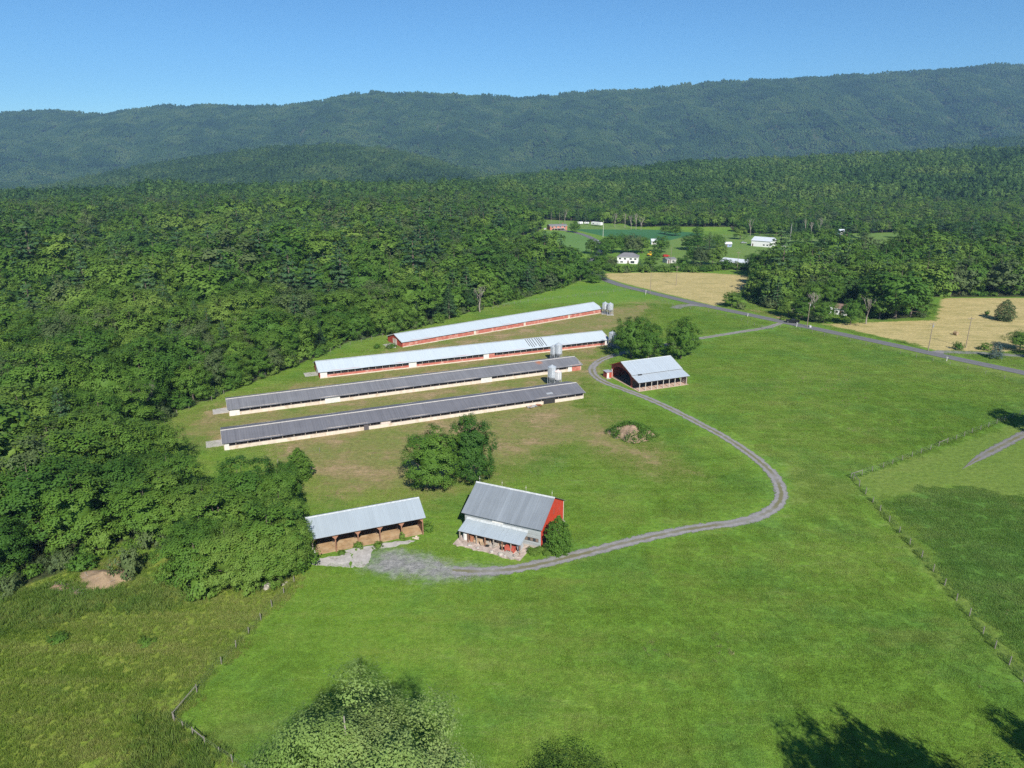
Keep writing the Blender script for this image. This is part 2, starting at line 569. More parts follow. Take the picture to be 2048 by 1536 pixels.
def in_forest(X, Y):
    """True where woodland stands"""
    m = np.zeros(X.shape, bool)
    for P in FOREST:
        m |= sdist(P, X, Y) > 0
    back = (Y > 760) | ((Y > 620) & (X < -20)) | ((Y > 640) & (X > 380)) | ((Y > 690) & (X > 230))
    m |= back
    for P in CLEAR:
        m &= ~(sdist(P, X, Y) > -5)
    m &= linedist(ROAD, X, Y) > 8
    return m


# ------------------------------------------------------------------ ground sheet
def axis(dense0, dense1, step, lo, hi, grow, cap):
    a = list(np.arange(dense0, dense1 + step, step))
    s = step
    while a[-1] < hi:
        s = min(s * grow, cap); a.append(a[-1] + s)
    s = step
    b = []
    x = dense0
    while x > lo:
        s = min(s * grow, cap); x -= s; b.append(x)
    return np.array(b[::-1] + a)


gx = axis(-130, 160, 1.6, -6500, 6500, 1.05, 65)
gy = axis(55, 270, 1.6, -400, 5300, 1.03, 50)
GX, GY = np.meshgrid(gx, gy)
GZ = height(GX.ravel(), GY.ravel())
nx, ny = len(gx), len(gy)
gv = np.column_stack([GX.ravel(), GY.ravel(), GZ])
ii = np.arange(nx * ny).reshape(ny, nx)
gf = np.stack([ii[:-1, :-1], ii[:-1, 1:], ii[1:, 1:], ii[1:, :-1]], -1).reshape(-1, 4)


def np_mesh(name, verts, faces, material, smooth=False):
    """numpy arrays -> mesh (faces all of one size)"""
    me = bpy.data.meshes.new(name)
    k = faces.shape[1]
    me.vertices.add(len(verts))
    me.vertices.foreach_set("co", np.ascontiguousarray(verts, np.float32).ravel())
    me.loops.add(faces.size)
    me.loops.foreach_set("vertex_index", np.ascontiguousarray(faces, np.int32).ravel())
    me.polygons.add(len(faces))
    me.polygons.foreach_set("loop_start", np.arange(0, faces.size, k, dtype=np.int32))
    me.polygons.foreach_set("loop_total", np.full(len(faces), k, np.int32))
    if material: me.materials.append(material)
    me.update(calc_edges=True)
    if smooth: me.shade_smooth()
    return me


def fattr(me, name, vals, domain='POINT'):
    a = me.attributes.new(name, 'FLOAT', domain)
    a.data.foreach_set("value", np.ascontiguousarray(vals, np.float32))


def ground_material():
    k = NT("ground")
    P = k.node("NewGeometry").outputs["Position"]
    nbig = k.noise(P, 0.02, 4, 0.6)
    nmed = k.noise(P, 0.11, 5, 0.65)
    nfin = k.noise(P, 0.9, 5, 0.75)
    nvf = k.noise(P, 4.2, 3, 0.7)
    nedge = k.noise(P, 0.35, 4, 0.7)
    # tufts drawn out along the mowing direction
    mow = k.noise(k.mapping(P, (0.05, 0.55, 1), (0, 0, R(28))), 1.0, 4, 0.65)
    f = k.math('ADD', k.math('MULTIPLY', nbig, 0.30), k.math('MULTIPLY', nmed, 0.28))
    f = k.math('ADD', f, k.math('MULTIPLY', nfin, 0.22))
    f = k.math('ADD', f, k.math('MULTIPLY', mow, 0.20))
    det = k.math('ADD', k.math('MULTIPLY', nfin, 0.6), k.math('MULTIPLY', nvf, 0.4))

    def two(a, b, c):
        return k.ramp(k.remap(f, 0.34, 0.66, smooth=False), [(0.0, a), (0.5, b), (1.0, c)])

    pasture = two((0.070, 0.142, 0.015), (0.096, 0.176, 0.020), (0.142, 0.204, 0.032))
    cool = k.remap(k.noise(P, 0.05, 4, 0.6), 0.48, 0.64)
    pasture = k.mix(k.math('MULTIPLY', cool, 0.5), pasture, (0.066, 0.148, 0.026))
    tanp = k.remap(k.noise(k.mapping(P, (0.04, 0.09, 1), (0, 0, R(-15)), (7, 3, 0)), 1.0, 5, 0.7), 0.54, 0.68)
    pasture = k.mix(k.math('MULTIPLY', tanp, 0.35), pasture, (0.150, 0.160, 0.042))
    pale = k.remap(k.math('ADD', k.math('MULTIPLY', k.noise(k.mapping(P, (0.10, 0.6, 1), (0, 0, R(20))), 1.0, 5, 0.75), 0.7), k.math('MULTIPLY', nbig, 0.3)), 0.53, 0.66)
    c = k.mix(k.math('MULTIPLY', pale, 0.55), pasture, (0.165, 0.205, 0.065))

    def over(c, attr, colour, w=1.6, amp=6.0, strength=1.0):
        s = k.math('ADD', k.attr(attr), k.math('MULTIPLY', k.math('SUBTRACT', nedge, 0.5), amp))
        fac = k.math('MULTIPLY', k.remap(s, -w, w), strength)
        return k.mix(fac, c, colour)

    c = over(c, "far_field", two((0.07, 0.145, 0.034), (0.088, 0.165, 0.042), (0.105, 0.185, 0.055)), 1.5, 3)
    c = over(c, "soy", two((0.028, 0.095, 0.035), (0.036, 0.110, 0.040), (0.05, 0.13, 0.045)), 1.5, 3)
    c = over(c, "lawn", two((0.075, 0.140, 0.025), (0.10, 0.165, 0.035), (0.15, 0.185, 0.055)), 3, 8)
    dry = k.ramp(k.remap(k.math('ADD', k.math('MULTIPLY', k.noise(P, 0.075, 6, 0.72), 0.75), k.math('MULTIPLY', mow, 0.25)), 0.33, 0.61, smooth=False),
                 [(0.0, (0.085, 0.135, 0.024)), (0.28, (0.125, 0.15, 0.036)), (0.62, (0.155, 0.15, 0.05)), (0.85, (0.20, 0.16, 0.075)), (1.0, (0.25, 0.185, 0.10))])
    c = over(c, "dry", dry, 6, 16, 1.0)
    rough = k.ramp(k.remap(k.math('ADD', k.math('MULTIPLY', nmed, 0.55), k.math('MULTIPLY', nfin, 0.45)), 0.32, 0.68, smooth=False),
                   [(0.0, (0.074, 0.138, 0.016)), (0.35, (0.116, 0.172, 0.022)), (0.7, (0.156, 0.190, 0.032)), (1.0, (0.20, 0.19, 0.05))])
    c = over(c, "rough", rough, 1.2, 3)
    c = over(c, "lush", two((0.054, 0.122, 0.018), (0.068, 0.142, 0.022), (0.090, 0.163, 0.028)), 1.8, 4)
    c = over(c, "mown", two((0.086, 0.138, 0.022), (0.108, 0.158, 0.028), (0.142, 0.170, 0.042)), 1.2, 3.5, 0.85)
    rows = k.noise(k.mapping(P, (0.05, 0.9, 1), (0, 0, R(14))), 1.0, 3, 0.6)
    hay = k.ramp(k.remap(k.math('ADD', k.math('MULTIPLY', rows, 0.6), k.math('MULTIPLY', nmed, 0.4)), 0.35, 0.66, smooth=False),
                 [(0.0, (0.20, 0.185, 0.065)), (0.5, (0.32, 0.265, 0.115)), (1.0, (0.40, 0.32, 0.15))])
    c = over(c, "hay", hay, 1.2, 3)
    dirt = k.ramp(nfin, [(0.25, (0.12, 0.08, 0.045)), (0.5, (0.23, 0.155, 0.09)), (0.75, (0.30, 0.21, 0.13))])
    c = over(c, "bare", dirt, 0.5, 2.5)
    gravel = k.ramp(det, [(0.25, (0.12, 0.117, 0.12)), (0.5, (0.20, 0.193, 0.196)), (0.75, (0.28, 0.265, 0.25))])
    c = over(c, "lot", gravel, 2.6, 9.0, 0.92)
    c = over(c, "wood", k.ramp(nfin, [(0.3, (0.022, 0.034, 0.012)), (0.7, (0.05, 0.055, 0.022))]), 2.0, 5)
    spots = k.remap(k.noise(P, 0.16, 5, 0.8), 0.70, 0.76)
    c = k.mix(k.math('MULTIPLY', spots, 0.35), c, (0.24, 0.18, 0.09))
    fine = k.remap(det, 0.30, 0.70, 0.68, 1.90, smooth=False)
    sc = k.node("VectorMath", operation='SCALE')
    k.set(sc.inputs[0], c)
    k.set(sc.inputs["Scale"], fine)
    bmp = k.bump(k.math('ADD', k.math('MULTIPLY', nfin, 0.7), k.math('MULTIPLY', nvf, 0.35)), 0.75, 0.4)
    return k.finish(k.principled(sc.outputs[0], 0.9, 0, 0.12, bmp))


GROUND = ground_material()
gme = np_mesh("ground", gv, gf, GROUND, True)
gXr, gYr = GX.ravel(), GY.ravel()


def zone(name, polys, sub=None):
    s = np.full(gXr.shape, -50.0)
    for P in polys:
        s = np.maximum(s, sdist(P, gXr, gYr))
    fattr(gme, name, np.clip(s, -50, 50))


for nm, z in (("hay", Z_HAY), ("dry", Z_DRY), ("rough", Z_ROUGH), ("lush", Z_LUSH), ("mown", Z_MOWN), ("far_field", Z_FAR), ("soy", Z_SOY), ("lawn", Z_LAWN), ("bare", Z_PATCH), ("lot", [LOT])):
    zone(nm, z)
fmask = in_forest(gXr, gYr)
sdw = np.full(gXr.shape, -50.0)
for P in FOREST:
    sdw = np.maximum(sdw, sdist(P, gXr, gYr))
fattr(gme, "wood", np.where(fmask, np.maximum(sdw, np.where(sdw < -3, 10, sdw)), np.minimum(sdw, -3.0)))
ground = link("ground", gme)
tag(ground, kind="structure")


# ------------------------------------------------------------------ road, driveways
def ribbon(name, path, width, material, lift, across=6, taper=0.0):
    path = np.asarray(path)
    d = np.gradient(path, axis=0)
    d /= np.linalg.norm(d, axis=1)[:, None] + 1e-9
    nrm = np.column_stack([-d[:, 1], d[:, 0]])
    v, uu = [], []
    s = np.concatenate([[0], np.cumsum(np.linalg.norm(np.diff(path, axis=0), axis=1))])
    for j in range(across + 1):
        t = j / across - 0.5
        p = path + nrm * (t * width * (np.clip(s / taper, .05, 1) if taper else np.ones(len(path))))[:, None]
        z = height(p[:, 0], p[:, 1]) + lift + 0.04 * (1 - (2 * t) ** 2)
        v.append(np.column_stack([p, z])); uu.append(np.full(len(path), t * width))
    V = np.concatenate(v)
    n = len(path)
    f = []
    for j in range(across):
        for i in range(n - 1):
            f.append((j * n + i, j * n + i + 1, (j + 1) * n + i + 1, (j + 1) * n + i))
    me = np_mesh(name, V, np.array(f)[:, ::-1], material, True)
    fattr(me, "across", np.concatenate(uu))
    o = link(name, me)
    tag(o, kind="structure")
    return o


def road_material():
    k = NT("asphalt")
    P = k.node("NewGeometry").outputs["Position"]
    a = k.math('ABSOLUTE', k.attr("across"))
    n = k.noise(P, 0.5, 5, 0.7)
    n2 = k.noise(P, 5, 3, 0.7)
    c = k.ramp(k.math('ADD', k.math('MULTIPLY', n, 0.6), k.math('MULTIPLY', n2, 0.4)), [(0.3, (0.11, 0.11, 0.115)), (0.7, (0.165, 0.165, 0.17))])
    wear = k.remap(k.math('ABSOLUTE', k.math('SUBTRACT', a, 1.4)), 0.5, 0.1, 0, 0.25)
    c = k.mix(wear, c, (0.24, 0.24, 0.24))
    edge = k.remap(k.math('ADD', a, k.math('MULTIPLY', k.math('SUBTRACT', n, 0.5), 0.8)), 2.65, 2.9)
    c = k.mix(edge, c, (0.16, 0.15, 0.09))
    return k.finish(k.principled(c, 0.85, 0, 0.25, k.bump(n2, 0.2, 0.03)))


def gravel_material(name, half, pale=1.0, centre=True):
    k = NT(name)
    P = k.node("NewGeometry").outputs["Position"]
    a = k.math('ABSOLUTE', k.attr("across"))
    n = k.noise(P, 0.6, 5, 0.75)
    n2 = k.noise(P, 6, 3, 0.7)
    big = k.noise(P, 0.09, 3, 0.6)
    s = lambda c: tuple(x * pale for x in c)
    c = k.ramp(k.math('ADD', k.math('MULTIPLY', n, 0.5), k.math('MULTIPLY', n2, 0.5)), [(0.28, s((0.17, 0.165, 0.165))), (0.5, s((0.26, 0.25, 0.25))), (0.72, s((0.38, 0.36, 0.34)))])
    if centre:
        mid = k.math('ADD', a, k.math('MULTIPLY', k.math('SUBTRACT', n, 0.5), 1.3))
        mid = k.math('MULTIPLY', k.remap(mid, 0.55, 0.25), k.remap(big, 0.30, 0.55, 0.1, 0.85))
        c = k.mix(mid, c, k.mix(n2, (0.185, 0.15, 0.08), (0.11, 0.135, 0.035)))
    al = k.remap(k.math('ADD', a, k.math('MULTIPLY', k.math('SUBTRACT', n, 0.5), 2.6)), half, half - 0.4)
    tr = k.node("BsdfTransparent")
    b = k.principled(c, 0.95, 0, 0.15, k.bump(n2, 0.5, 0.06))
    mx = k.node("MixShader")
    k.set(mx.inputs[0], al)
    k.t.links.new(tr.outputs[0], mx.inputs[1])
    k.t.links.new(b.outputs[0], mx.inputs[2])
    return k.finish(mx)


ribbon("road", ROAD, 5.8, road_material(), 0.07)
ribbon("driveway", DRIVE, 4.8, gravel_material("gravel_drive", 1.5, 0.95), 0.03)
p2 = catmull([tuple(G(*p).xy) for p in [(1868, 706), (1885, 704), (1925, 705), (1990, 708), (2060, 713), (2300, 730)]])
ribbon("side_drive", p2, 5.0, gravel_material("gravel_side", 2.2, 0.85, False), 0.035)
p3 = catmull([tuple(G(*p).xy) for p in [(1925, 938), (1960, 915), (2000, 893), (2060, 862), (2200, 790)]])
ribbon("farm_track", p3, 3.6, gravel_material("gravel_track", 1.4, 0.75), 0.03, taper=14.0)
p4 = catmull([tuple(G(*p).xy) for p in [(1350, 617), (1362, 612), (1385, 610), (1410, 612)]])
ribbon("road_layby", p4, 7.0, gravel_material("gravel_layby", 3.0, 0.8, False), 0.035)


def slab_polygon(name, pts, z, material, n_sub=6, jitter=0.25, thick=0.0):
    P = [G(*p) for p in pts]
    out = []
    for i in range(len(P)):
        a, b = P[i], P[(i + 1) % len(P)]
        for t in range(n_sub):
            q = a.lerp(b, t / n_sub)
            out.append((q.x + random.uniform(-jitter, jitter), q.y + random.uniform(-jitter, jitter)))
    mb = MB().prism(out, 'z', -0.1, z)
    o = mb.build(name, material)
    return o


CONC = M("concrete", (0.40, 0.38, 0.355), 0.9, 0.25, 0.8, dirt=(0.16, 0.14, 0.11), dirt_amt=0.08)
o = slab_polygon("concrete_apron", [(618, 1128), (640, 1118), (690, 1108), (700, 1103), (703, 1117), (698, 1135), (660, 1133)], 0.06, CONC)
tag(o, kind="structure")
o = slab_polygon("concrete_apron", [(706, 1112), (712, 1103), (735, 1097), (746, 1101), (742, 1120), (728, 1134), (702, 1134)], 0.05, CONC)
tag(o, kind="structure")
o = slab_polygon("concrete_strip", [(690, 1101), (750, 1090), (800, 1082), (830, 1081), (822, 1086), (770, 1096), (700, 1108)], 0.045, CONC, 5, 0.3)
tag(o, kind="structure")

# ================================================================== BUILDINGS
def V2(px, py):
    q = G(px, py)
    return q


def frame(pl, pr):
    a, b = G(*pl), G(*pr)
    d = b - a
    return a, math.atan2(d.y, d.x), d.length


def ribbed(mb, x0, x1, ya, za, yb, zb, spacing=0.9, rib=0.035, thick=0.05):
    """one roof slope from (ya,za) low to (yb,zb) high with raised seams across its length"""
    dy, dz = yb - ya, zb - za
    L = math.hypot(dy, dz)
    ny_, nz_ = -dz / L, dy / L
    if nz_ < 0: ny_, nz_ = -ny_, -nz_
    xs = [(x0, 0)]
    n = max(1, int(round((x1 - x0) / spacing)))
    for i in range(n + 1):
        x = x0 + (x1 - x0) * i / n
        for dx, h in ((-0.05, 0), (-0.025, rib), (0.025, rib), (0.05, 0)):
            xx = x + dx
            if x0 < xx < x1: xs.append((xx, h))
    xs.append((x1, 0))
    v, f = [], []
    zs_, ze_ = za, zb
    for x, h in xs:
        sag = .03 * math.sin(x * .31 + za) + .02 * math.sin(x * .83 + 1)      # old roofs are never quite straight
        za, zb = zs_ + sag, ze_ + sag * .8
        v.append((x, ya + ny_ * h, za + nz_ * h))
        v.append((x, yb + ny_ * h, zb + nz_ * h))
        v.append((x, ya - ny_ * thick, za - nz_ * thick))
        v.append((x, yb - ny_ * thick, zb - nz_ * thick))
    for i in range(len(xs) - 1):
        a, b = i * 4, i * 4 + 4
        f += [(a, b, b + 1, a + 1), (a + 2, a + 3, b + 3, b + 2), (a, a + 2, b + 2, b), (a + 1, b + 1, b + 3, a + 3)]
    e = (len(xs) - 1) * 4
    f += [(0, 1, 3, 2), (e, e + 2, e + 3, e + 1)]
    mb.add(v, f)


def panel_roof(parent, x0, x1, ya, za, yb, zb, material, spacing=0.92, name="roof"):
    """a slope made of separate sheets: a thin deck with each metal sheet as a piece of its own"""
    dy, dz = yb - ya, zb - za
    L = math.hypot(dy, dz)
    ny_, nz_ = -dz / L, dy / L
    if nz_ < 0: ny_, nz_ = -ny_, -nz_
    deck = MB()
    deck.prism([(ya, za), (yb, zb), (yb - ny_ * .06, zb - nz_ * .06), (ya - ny_ * .06, za - nz_ * .06)], 'x', x0 + .03, x1 - .03)
    d = deck.build(name, M("roof_timber", (0.17, 0.13, 0.10), 0.9), parent)
    n = max(1, int(round((x1 - x0) / spacing)))
    w = (x1 - x0) / n
    g = 0.012
    prof_ = [(0, g), (w * .25, g), (w * .28, g + .018), (w * .31, g), (w * .6, g), (w * .63, g + .018), (w * .66, g), (w - .045, g), (w - .03, g + .045), (w + .03, g + .045), (w + .035, g)]
    v, f = [], []
    for x, h in prof_:
        v.append((x, ya + ny_ * h, za + nz_ * h)); v.append((x, yb + ny_ * h, zb + nz_ * h))
        v.append((x, ya + ny_ * (h - .01), za + nz_ * (h - .01))); v.append((x, yb + ny_ * (h - .01), zb + nz_ * (h - .01)))
    for i in range(len(prof_) - 1):
        a, b = i * 4, i * 4 + 4
        f += [(a, b, b + 1, a + 1), (a, a + 2, b + 2, b), (a + 1, b + 1, b + 3, a + 3)]
    me = MB().add(v, f).mesh("roof_panel", material)
    for i in range(n):
        link("roof_panel", me, d, loc=(x0 + i * w, ny_ * random.uniform(0, .006) + random.uniform(-.012, .012) * dy / L, nz_ * random.uniform(0, .006) + random.uniform(-.012, .012) * dz / L))
    return d


def sheet_mat(name, base, rough=0.45, metallic=0.0, var=0.14, streak=0.22, dirt=(0.2, 0.17, 0.14), dirt_amt=0.15):
    """roof sheet whose tone comes from the piece's own random number"""
    k = NT(name)
    oi = k.node("ObjectInfo").outputs["Random"]
    P = k.node("NewGeometry").outputs["Position"]
    tc = k.node("TexCoord").outputs["Object"]
    st = k.noise(k.mapping(tc, (3.0, 0.10, 0.10)), 1.0, 5, 0.75)
    sh = k.node("VectorMath", operation='ADD')
    k.set(sh.inputs[0], tc)
    cmb = k.node("CombineXYZ")
    k.set(cmb.inputs[0], k.math('MULTIPLY', oi, 91.0))
    k.set(sh.inputs[1], cmb.outputs[0])
    st = k.noise(k.mapping(sh.outputs[0], (3.0, 0.12, 0.12)), 1.0, 5, 0.75)
    big = k.noise(P, 0.25, 4, 0.65)
    f = k.math('ADD', k.math('MULTIPLY', k.math('SUBTRACT', oi, 0.5), var * 2), k.math('MULTIPLY', k.math('SUBTRACT', st, 0.5), streak * 2))
    f = k.math('ADD', f, k.math('MULTIPLY', k.math('SUBTRACT', big, 0.5), streak * 1.6))
    sc = k.node("VectorMath", operation='SCALE')
    sc.inputs[0].default_value = base
    k.set(sc.inputs["Scale"], k.math('ADD', f, 1.0))
    c = k.mix(k.math('MULTIPLY', k.remap(k.noise(P, 0.8, 6, 0.8), 0.6, 0.78), dirt_amt), sc.outputs[0], dirt)
    return k.finish(k.principled(c, k.remap(st, 0.3, 0.7, rough - .08, rough + .12), metallic, 0.5))


WHITE = M("white_paint", (0.58, 0.565, 0.53), 0.7, 0.10, 1.5, dirt=(0.40, 0.35, 0.28), dirt_amt=0.05)
CREAM = M("cream_block", (0.56, 0.49, 0.41), 0.85, 0.14, 0.9, dirt=(0.42, 0.32, 0.22), dirt_amt=0.12)
RED = M("red_paint", (0.40, 0.065, 0.04), 0.75, 0.18, 1.2, dirt=(0.26, 0.09, 0.06), dirt_amt=0.1)
RED_FADED = M("faded_red", (0.38, 0.12, 0.088), 0.8, 0.16, 0.9, dirt=(0.55, 0.33, 0.27), dirt_amt=0.15)
RED_BRIGHT = M("barn_red", (0.48, 0.05, 0.024), 0.7, 0.12, 1.0, dirt=(0.42, 0.07, 0.045), dirt_amt=0.12)
DARK = M("dark_mesh", (0.022, 0.020, 0.022), 0.9, 0.4, 1.4)
GREYWOOD = M("grey_wood", (0.30, 0.26, 0.22), 0.9, 0.25, 2.5)
BROWNWOOD = M("brown_wood", (0.22, 0.115, 0.07), 0.85, 0.25, 2.5)
TAN_FLOOR = M("dirt_floor", (0.36, 0.235, 0.125), 0.95, 0.3, 0.7, dirt=(0.48, 0.36, 0.22), dirt_amt=0.2)
GALV = M("galvanised", (0.52, 0.56, 0.59), 0.4, 0.14, 1.6, metallic=0.35, spec=0.5)
GALV_DULL = M("dull_zinc", (0.36, 0.38, 0.40), 0.5, 0.2, 1.5, metallic=0.2)
STEEL = M("steel", (0.25, 0.26, 0.27), 0.5, 0.2, 2, metallic=0.5)
BLACK = M("black_rubber", (0.02, 0.02, 0.02), 0.8, 0.3)
GLASS = M("window_glass", (0.03, 0.04, 0.05), 0.12, 0.2, 1, spec=0.6)
STONE = M("field_stone", (0.36, 0.33, 0.29), 0.9, 0.3, 2.0)

ROOF_DARK1 = roof_mat("roof_charcoal", (0.142, 0.143, 0.158), 0.66, 0.06, 0.24, 0.55, dirt=(0.28, 0.26, 0.24), dirt_amt=0.5)
ROOF_DARK2 = roof_mat("roof_slate_grey", (0.166, 0.168, 0.180), 0.66, 0.06, 0.28, 0.55, dirt=(0.34, 0.32, 0.29), dirt_amt=0.6, rust=(98.5, 4.4, 1.5))
ROOF_PALE3 = roof_mat("roof_pale_zinc", (0.44, 0.50, 0.535), 0.9, 0.025, 0.06, 0.5, dirt=(0.30, 0.28, 0.26), dirt_amt=0.22)
ROOF_PALE4 = roof_mat("roof_pale_steel", (0.43, 0.49, 0.525), 0.9, 0.02, 0.05, 0.5, dirt=(0.40, 0.38, 0.36), dirt_amt=0.10)


def poultry(label, pl, pr, W, eave, rise, roofm, base_h, base_m, wall_m, sill_m, panels, door_m, post_gap=2.75, ov=0.5, full=False, studs=True):
    O, ang, L = frame(pl, pr)
    t = thing("poultry_house", label, "poultry house", O, ang, "long poultry houses side by side")
    sl = rise / (W / 2)
    zl = eave - sl * ov
    MB().box(0.16, 0, 0, L - 0.16, 0.2, base_h).build("base_wall", base_m, t)
    if sill_m: MB().box(0.05, -0.10, 0, L - 0.05, -0.004, 0.32).build("footing", sill_m, t)
    MB().box(0.2, 0.42, base_h - 0.06, L - 0.2, 0.46, eave - 0.02).build("side_curtain", DARK, t)
    MB().box(0.16, 0.02, eave - 0.16, L - 0.16, 0.18, eave + 0.02).build("header", wall_m, t)
    MB().box(0.16, W - 0.2, 0, L - 0.16, W, eave).build("back_wall", wall_m, t)
    gab = [(0, 0), (W, 0), (W, eave), (W / 2, eave + rise - 0.07), (0, eave)]
    for x in (0, L - 0.15):
        MB().prism(gab, 'x', x, x + 0.15).build("end_wall", wall_m, t)
    # ventilation opening posts and studs
    pm = MB().box(-0.07, 0.04, base_h, 0.07, 0.2, eave - 0.16).mesh("post", GREYWOOD if not full else wall_m)
    n = int(L / post_gap)
    blocked = [(a * L, b * L) for a, b, _ in panels]
    if not full:
        st = MB()
        for i in range(1, n):
            x = L * i / n
            if any(a - .2 < x < b + .2 for a, b in blocked): continue
            link("post", pm, t, loc=(x, 0, 0))
            for q in (1 / 3, 2 / 3):
                xx = x + q * L / n
                if not any(a - .2 < xx < b + .2 for a, b in blocked) and xx < L - .3:
                    st.box(xx - .035, .22, base_h, xx + .035, .30, eave - .02)
        if studs: tag(st.build("stud", DARKWOOD, t), kind="stuff")
    for a, b, m in panels:
        MB().box(a * L, -0.03, 0.0, b * L, 0.24, eave - 0.02).build("wall_panel", m, t)
    r = MB()
    ribbed(r, -0.35, L + 0.35, -ov, zl, W / 2, eave + rise, 0.66 if rise < 1.6 else 0.9)
    rf = r.build("roof", roofm, t)
    r = MB()
    ribbed(r, -0.35, L + 0.35, W + ov, zl, W / 2 + 0.004, eave + rise - 0.002, 0.66 if rise < 1.6 else 0.9)
    r.build("rear_slope", roofm, rf)
    rz = eave + rise
    MB().prism([(W / 2 - .34, rz - .34 * sl + .06), (W / 2, rz + .12), (W / 2 + .34, rz - .34 * sl + .06), (W / 2, rz + .09)], 'x', -0.37, L + 0.37).build("ridge_cap", GALV_DULL if roofm in (ROOF_PALE3, ROOF_PALE4) else M("ridge_grey", (0.42, 0.40, 0.37), 0.7), rf)
    for x in (-0.40, L + 0.355):
        for s in (-1, 1):
            ye = W / 2 + s * (W / 2 + ov)
            MB().prism([(W / 2, rz + .06), (ye, zl + .06), (ye, zl - .16), (W / 2, rz - .16)], 'x', x, x + .045).build("rake_trim", WHITE, rf)
    # door in the gable that faces the wood, with a concrete pad
    d = MB().box(-0.06, W / 2 - 1.6, 0, -0.004, W / 2 + 1.6, min(2.5, eave + .1)).build("end_door", door_m, t)
    MB().box(-0.09, W / 2 - .05, 0.1, -0.062, W / 2 + .05, min(2.4, eave)).build("door_joint", DARK, d)
    MB().box(-4.2, W / 2 - 2.2, -0.05, -0.1, W / 2 + 2.2, 0.10).build("door_pad", CONC, t)
    return t, L, W


DARKWOOD = M("dark_wood", (0.085, 0.065, 0.055), 0.9, 0.3)
BLOCKGREY = M("grey_panel", (0.52, 0.52, 0.50), 0.7, 0.12)
h1, L1, W1 = poultry("long poultry house with charcoal roof and a broken gap in its cream wall", (449, 901), (1167, 797), 11.2, 2.05, 1.35, ROOF_DARK1, 0.95, CREAM, CREAM, None,
                     [(0.0016, 0.012, WHITE)], WHITE, 2.75)
h2, L2, W2 = poultry("long poultry house with streaked grey roof and a rust patch near its ridge", (459, 832.4), (1162, 740), 11.0, 2.05, 1.35, ROOF_DARK2, 0.95, CREAM, CREAM, None,
                     [(0.0016, 0.025, WHITE), (0.236, 0.250, WHITE), (0.2502, 0.268, BLOCKGREY), (0.2682, 0.275, WHITE), (0.675, 0.682, WHITE), (0.6822, 0.70, BLOCKGREY), (0.7002, 0.708, WHITE), (0.955, 0.968, WHITE), (0.969, 0.9986, RED_FADED)], WHITE, 2.75)
h3, L3, W3 = poultry("long poultry house with pale roof, dark stripes across its sheets and open side", (640, 757), (1217, 690), 11.8, 2.35, 2.05, ROOF_PALE3, 1.0, RED_FADED, RED, CREAM,
                     [(0.0016, 0.022, WHITE), (0.275, 0.300, WHITE), (0.527, 0.546, WHITE), (0.5462, 0.566, RED_FADED), (0.80, 0.815, WHITE), (0.985, 0.9985, WHITE)], WHITE, 2.3)
h4, L4, W4 = poultry("long closed red poultry house with plain pale metal roof beside the wood fence", (805, 695), (1203, 626), 12.0, 2.25, 1.95, ROOF_PALE4, 1.90, RED_FADED, RED, CREAM,
                     [(0.315, 0.326, CREAM), (0.561, 0.571, CREAM), (0.803, 0.813, CREAM)], CREAM, 2.6, full=True)
# dark bare strips on the roof of the open pale house
sl3 = 2.05 / (W3 / 2)
for i, fx in enumerate([0.697, 0.705, 0.7125, 0.722, 0.733, 0.741, 0.748, 0.757]):
    a, b = (0.2, 5.6) if i % 3 else (0.9, 5.5)
    x = fx * L3
    MB().prism([(a, 2.35 + sl3 * a), (b, 2.35 + sl3 * b), (b, 2.35 + sl3 * b + .10), (a, 2.35 + sl3 * a + .10)], 'x', x, x + .22).build("seam_strip", M("tar", (0.05, 0.045, 0.045), 0.9), h3)
# small vent blocks along the closed red house
for i in range(22):
    x = L4 * (0.03 + 0.044 * i)
    if any(abs(x / L4 - q) < 0.02 for q in (0.32, 0.566, 0.808)): continue
    MB().box(x, -0.03, 1.72, x + 1.9, -0.004, 1.98).build("wall_vent", M("vent_white", (0.55, 0.5, 0.47), 0.8) if i % 2 else DARK, h4)
# broken bay of the charcoal house: dark doorway, loose sheets, rubble
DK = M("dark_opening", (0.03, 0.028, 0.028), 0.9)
for a, b in ((0.344, 0.357),):
    MB().box(a * L1, -0.06, 0, b * L1, 0.21, 1.9).build("dark_door", M("tar_board", (0.09, 0.08, 0.085), 0.9), h1)
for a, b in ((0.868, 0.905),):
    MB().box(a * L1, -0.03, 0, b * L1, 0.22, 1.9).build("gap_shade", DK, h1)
MB().box(0.39 * L1, -0.04, 0.96, 0.415 * L1, 0.21, 1.75).build("broken_board", M("splintered", (0.55, 0.46, 0.42), 0.9, 0.4, 5), h1)
# pale patch sheet on the charcoal roof
sl1 = 1.35 / (W1 / 2)
MB().prism([(1.4, 2.05 + sl1 * 1.4), (2.1, 2.05 + sl1 * 2.1), (2.1, 2.05 + sl1 * 2.1 + .11), (1.4, 2.05 + sl1 * 1.4 + .11)], 'x', .885 * L1, .905 * L1).build("patch_sheet", GALV_DULL, h1)


